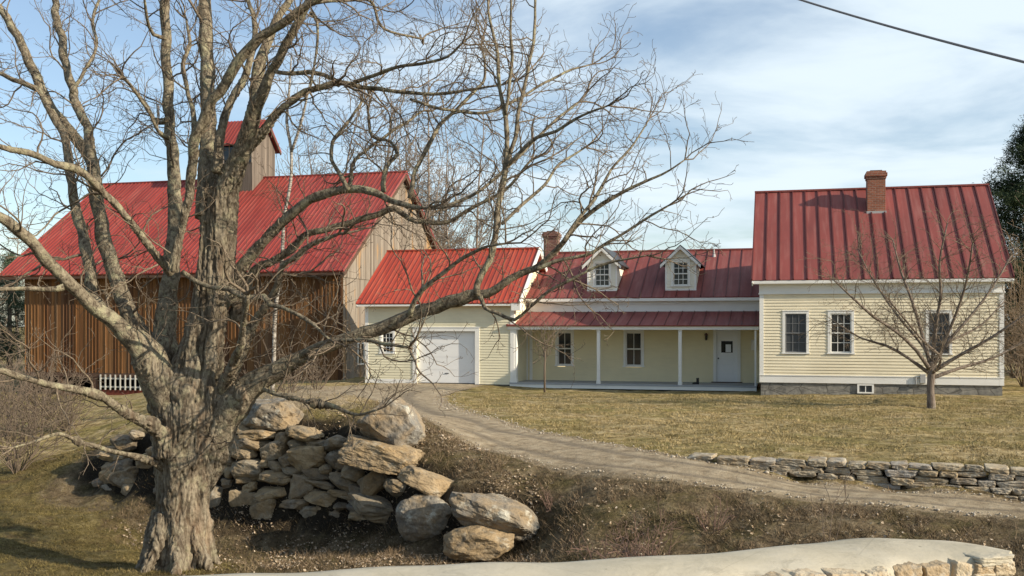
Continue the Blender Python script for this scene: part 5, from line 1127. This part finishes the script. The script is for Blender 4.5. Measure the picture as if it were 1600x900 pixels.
# ------------------------------------------------------------ utility cable
a = P(1120, -42, 15); b_ = P(1800, 150, 8); pts = []
for k in range(41):
    t_ = k/40*1.6-.3; q = a.lerp(b_, t_); q.z += .25*((t_-.5)**2)*1.2-.05; pts.append(q)
mb = MB(); mb.tube(pts, [.013]*41, 8)
for k in range(1, 400):      # messenger wrap
    pass
m = MT('cable_sheath', .6); m.col((.22, .21, .21)); tag(mb.build('utility_cable', m.m, smooth=True), 'thick grey overhead utility cable crossing the sky at the top right', 'cable')

# ------------------------------------------------------------ grass, weeds, leaves (stuff)
def scatter(n, box, accept, seed):
    rg = np.random.default_rng(seed); out = []; 
    while len(out) < n:
        q = rg.uniform((box[0], box[2]), (box[1], box[3]), (40000, 2))
        # inside the view wedge
        ok = np.abs(q[:, 0]) < q[:, 1]*.56+1; q = q[ok]; w = accept(q); q = q[rg.random(len(q)) < w]; out += list(q)
    return np.array(out[:n])
def Hn(q):
    i = np.clip(np.searchsorted(gx, q[:, 0])-1, 0, nX-2); j = np.clip(np.searchsorted(gy, q[:, 1])-1, 0, nY-2)
    s = (q[:, 0]-gx[i])/(gx[i+1]-gx[i]); t = (q[:, 1]-gy[j])/(gy[j+1]-gy[j])
    return (ZG[j, i]*(1-s)+ZG[j, i+1]*s)*(1-t)+(ZG[j+1, i]*(1-s)+ZG[j+1, i+1]*s)*t
def attr_at(arr, q):
    A = arr.reshape(nY, nX); i = np.clip(np.searchsorted(gx, q[:, 0]), 0, nX-1); j = np.clip(np.searchsorted(gy, q[:, 1]), 0, nY-1); return A[j, i]
def clump(q, f, th, seed):
    return np.array([1. if noise.noise(Vector((x*f, y*f, seed))) > th else .15 for x, y in q])
def blades(name, q, hmin, hmax, wid, mat, seed, spread=.5, label=None, cat=None):
    rg = np.random.default_rng(seed); n = len(q); z = Hn(q); b0 = np.c_[q, z-.01]; an = rg.uniform(0, 6.283, n); w = wid*rg.uniform(.6, 1.4, n)
    sd = np.c_[np.cos(an)*w, np.sin(an)*w, np.zeros(n)]; hh = rg.uniform(hmin, hmax, n); ln = rg.normal(0, spread, (n, 2))*hh[:, None]
    top = b0+np.c_[ln, hh]; v = np.stack([b0-sd, b0+sd, top], 1).reshape(-1, 3)
    o = npmesh(name, v, np.arange(3*n).reshape(-1, 3), mat); tag(o, label, cat, kind='stuff'); return o
def grassmat(name, a, b, c, patch=None):
    m = MT(name, .9, .1); v = m.co(); n_ = m.noise(v, 40, 2, .5); c_ = m.ramp(n_, [(.35, a), (.5, b), (.65, c)])
    if patch:
        c_ = m.mix(m.ramp(m.noise(v, 1.0, 6, .65, .6), [(.47, 0.), (.60, .8)]), c_, patch[0]); c_ = m.mix(m.ramp(m.noise(v, 1.7, 6, .7, .4), [(.53, 0.), (.64, .8)]), c_, patch[1])
    m.col(c_); return m.m
M['g_straw'] = grassmat('straw_grass', (.22, .16, .07), (.35, .27, .125), (.46, .375, .21), ((.15, .12, .05), (.44, .36, .22)))
M['g_green'] = grassmat('mossy_grass', (.085, .066, .024), (.155, .125, .046), (.27, .22, .10), ((.075, .056, .024), (.24, .18, .09)))
M['g_weed'] = grassmat('dead_weeds', (.09, .06, .038), (.175, .125, .078), (.31, .24, .16), ((.07, .055, .028), (.25, .19, .12)))
M['leaf'] = grassmat('fallen_leaf', (.14, .09, .05), (.29, .21, .13), (.56, .49, .40))
def not_house(q):
    o = np.ones(len(q))
    for B_, L_ in ((MAIN, 9.4), (WING, 10.8), (GAR, 8.6)):
        dx = q[:, 0]-B_[0]; dy = q[:, 1]-B_[1]; u = dx*CA-dy*SA; v = dx*SA+dy*CA; o[(u > -.1) & (u < L_) & (v > (-2.1 if B_ is WING else .1))] = 0
    return o
acc_l = lambda q: (1-attr_at(a_drive, q))**2*(1-attr_at(a_litter, q))*(1-attr_at(a_green, q))*clump(q, .9, -.05, 1)*(Hn(q) > -2.9)*not_house(q)
q = scatter(90000, (-9, 17, 18, 41), acc_l, 1); blades('dry_lawn_grass', q, .02, .075, .010, M['g_straw'], 2, .9, 'short dry straw coloured lawn grass', 'grass')
acc_g = lambda q: attr_at(a_green, q)*clump(q, 1.3, -.1, 2)*(1-attr_at(a_litter, q)*.8)
q = scatter(70000, (-14, 2, 13, 34), acc_g, 3); blades('low_mossy_grass', q, .02, .07, .007, M['g_green'], 4, .9, 'short olive green grass round the maple', 'grass')
acc_b = lambda q: attr_at(a_litter, q)*(1-attr_at(a_drive, q))**3*clump(q, 1.6, -.05, 3)
q = scatter(48000, (-9, 14, 11, 24.5), acc_b, 5); blades('dead_bank_weeds', q, .04, .19, .006, M['g_weed'], 6, .9, 'matted dead brown weeds covering the bank', 'weeds')
# fallen leaves
q = scatter(9000, (-9, 8, 14, 23), lambda q: np.where(q[:, 0] > .5, .22, 1)*attr_at(a_litter, q)*(1-attr_at(a_drive, q))*clump(q, .8, 0, 4), 7)
rg_ = np.random.default_rng(9); n = len(q); c = np.c_[q, Hn(q)+.03]; d1 = rg_.normal(0, 1, (n, 3)); d1[:, 2] *= .45; d1 /= np.linalg.norm(d1, axis=1)[:, None]; d2 = np.cross(d1, rg_.normal(0, .4, (n, 3))+[0, 0, 1]); d2 /= np.linalg.norm(d2, axis=1)[:, None]; s = rg_.uniform(.015, .04, (n, 1))
v = np.stack([c-d1*s, c-d2*s*.7, c+d1*s, c+d2*s*.7], 1).reshape(-1, 3); tag(npmesh('fallen_leaves', v, np.arange(4*n).reshape(-1, 4), M['leaf']), 'pale dry leaves scattered along the foot of the stone wall', 'leaves', kind='stuff')
# gravel stones along the drive edges
tv = []; tf = []; rg_ = random.Random(12); ico = bmesh.new(); bmesh.ops.create_icosphere(ico, subdivisions=1, radius=1); iv = np.array([v.co[:] for v in ico.verts]); if_ = np.array([[v.index for v in f.verts] for f in ico.faces]); ico.free()
for k in range(1500):
    i_ = rg_.randrange(10, len(DC)); t_ = DC[min(i_+1, len(DC)-1), :2]-DC[i_-1, :2]; t_ = t_/np.linalg.norm(t_); nn = np.array([-t_[1], t_[0]]); sgn = rg_.choice((-1, 1)); off_ = DC[i_, 2]*(.96+rg_.gauss(0, .10))
    p = DC[i_, :2]+nn*sgn*off_+t_*rg_.uniform(-.2, .2); s = rg_.uniform(.008, .026)*(1 if rg_.random() < .96 else 2)
    tf.append(if_+len(tv)*12); tv.append(iv*np.array([s, s*.8, s*.6])*(1+.25*rng.random((12, 1)))+np.array([p[0], p[1], H(p[0], p[1])+.02]))
m = MT('gravel_stone', .9); m.col(m.ramp(m.noise(m.co(), 18, 2), [(.35, (.24, .2, .16)), (.6, (.42, .38, .31))])); tag(npmesh('loose_gravel', np.vstack(tv), np.vstack(tf), m.m), 'loose pale gravel along the driveway edges', 'gravel', kind='stuff')
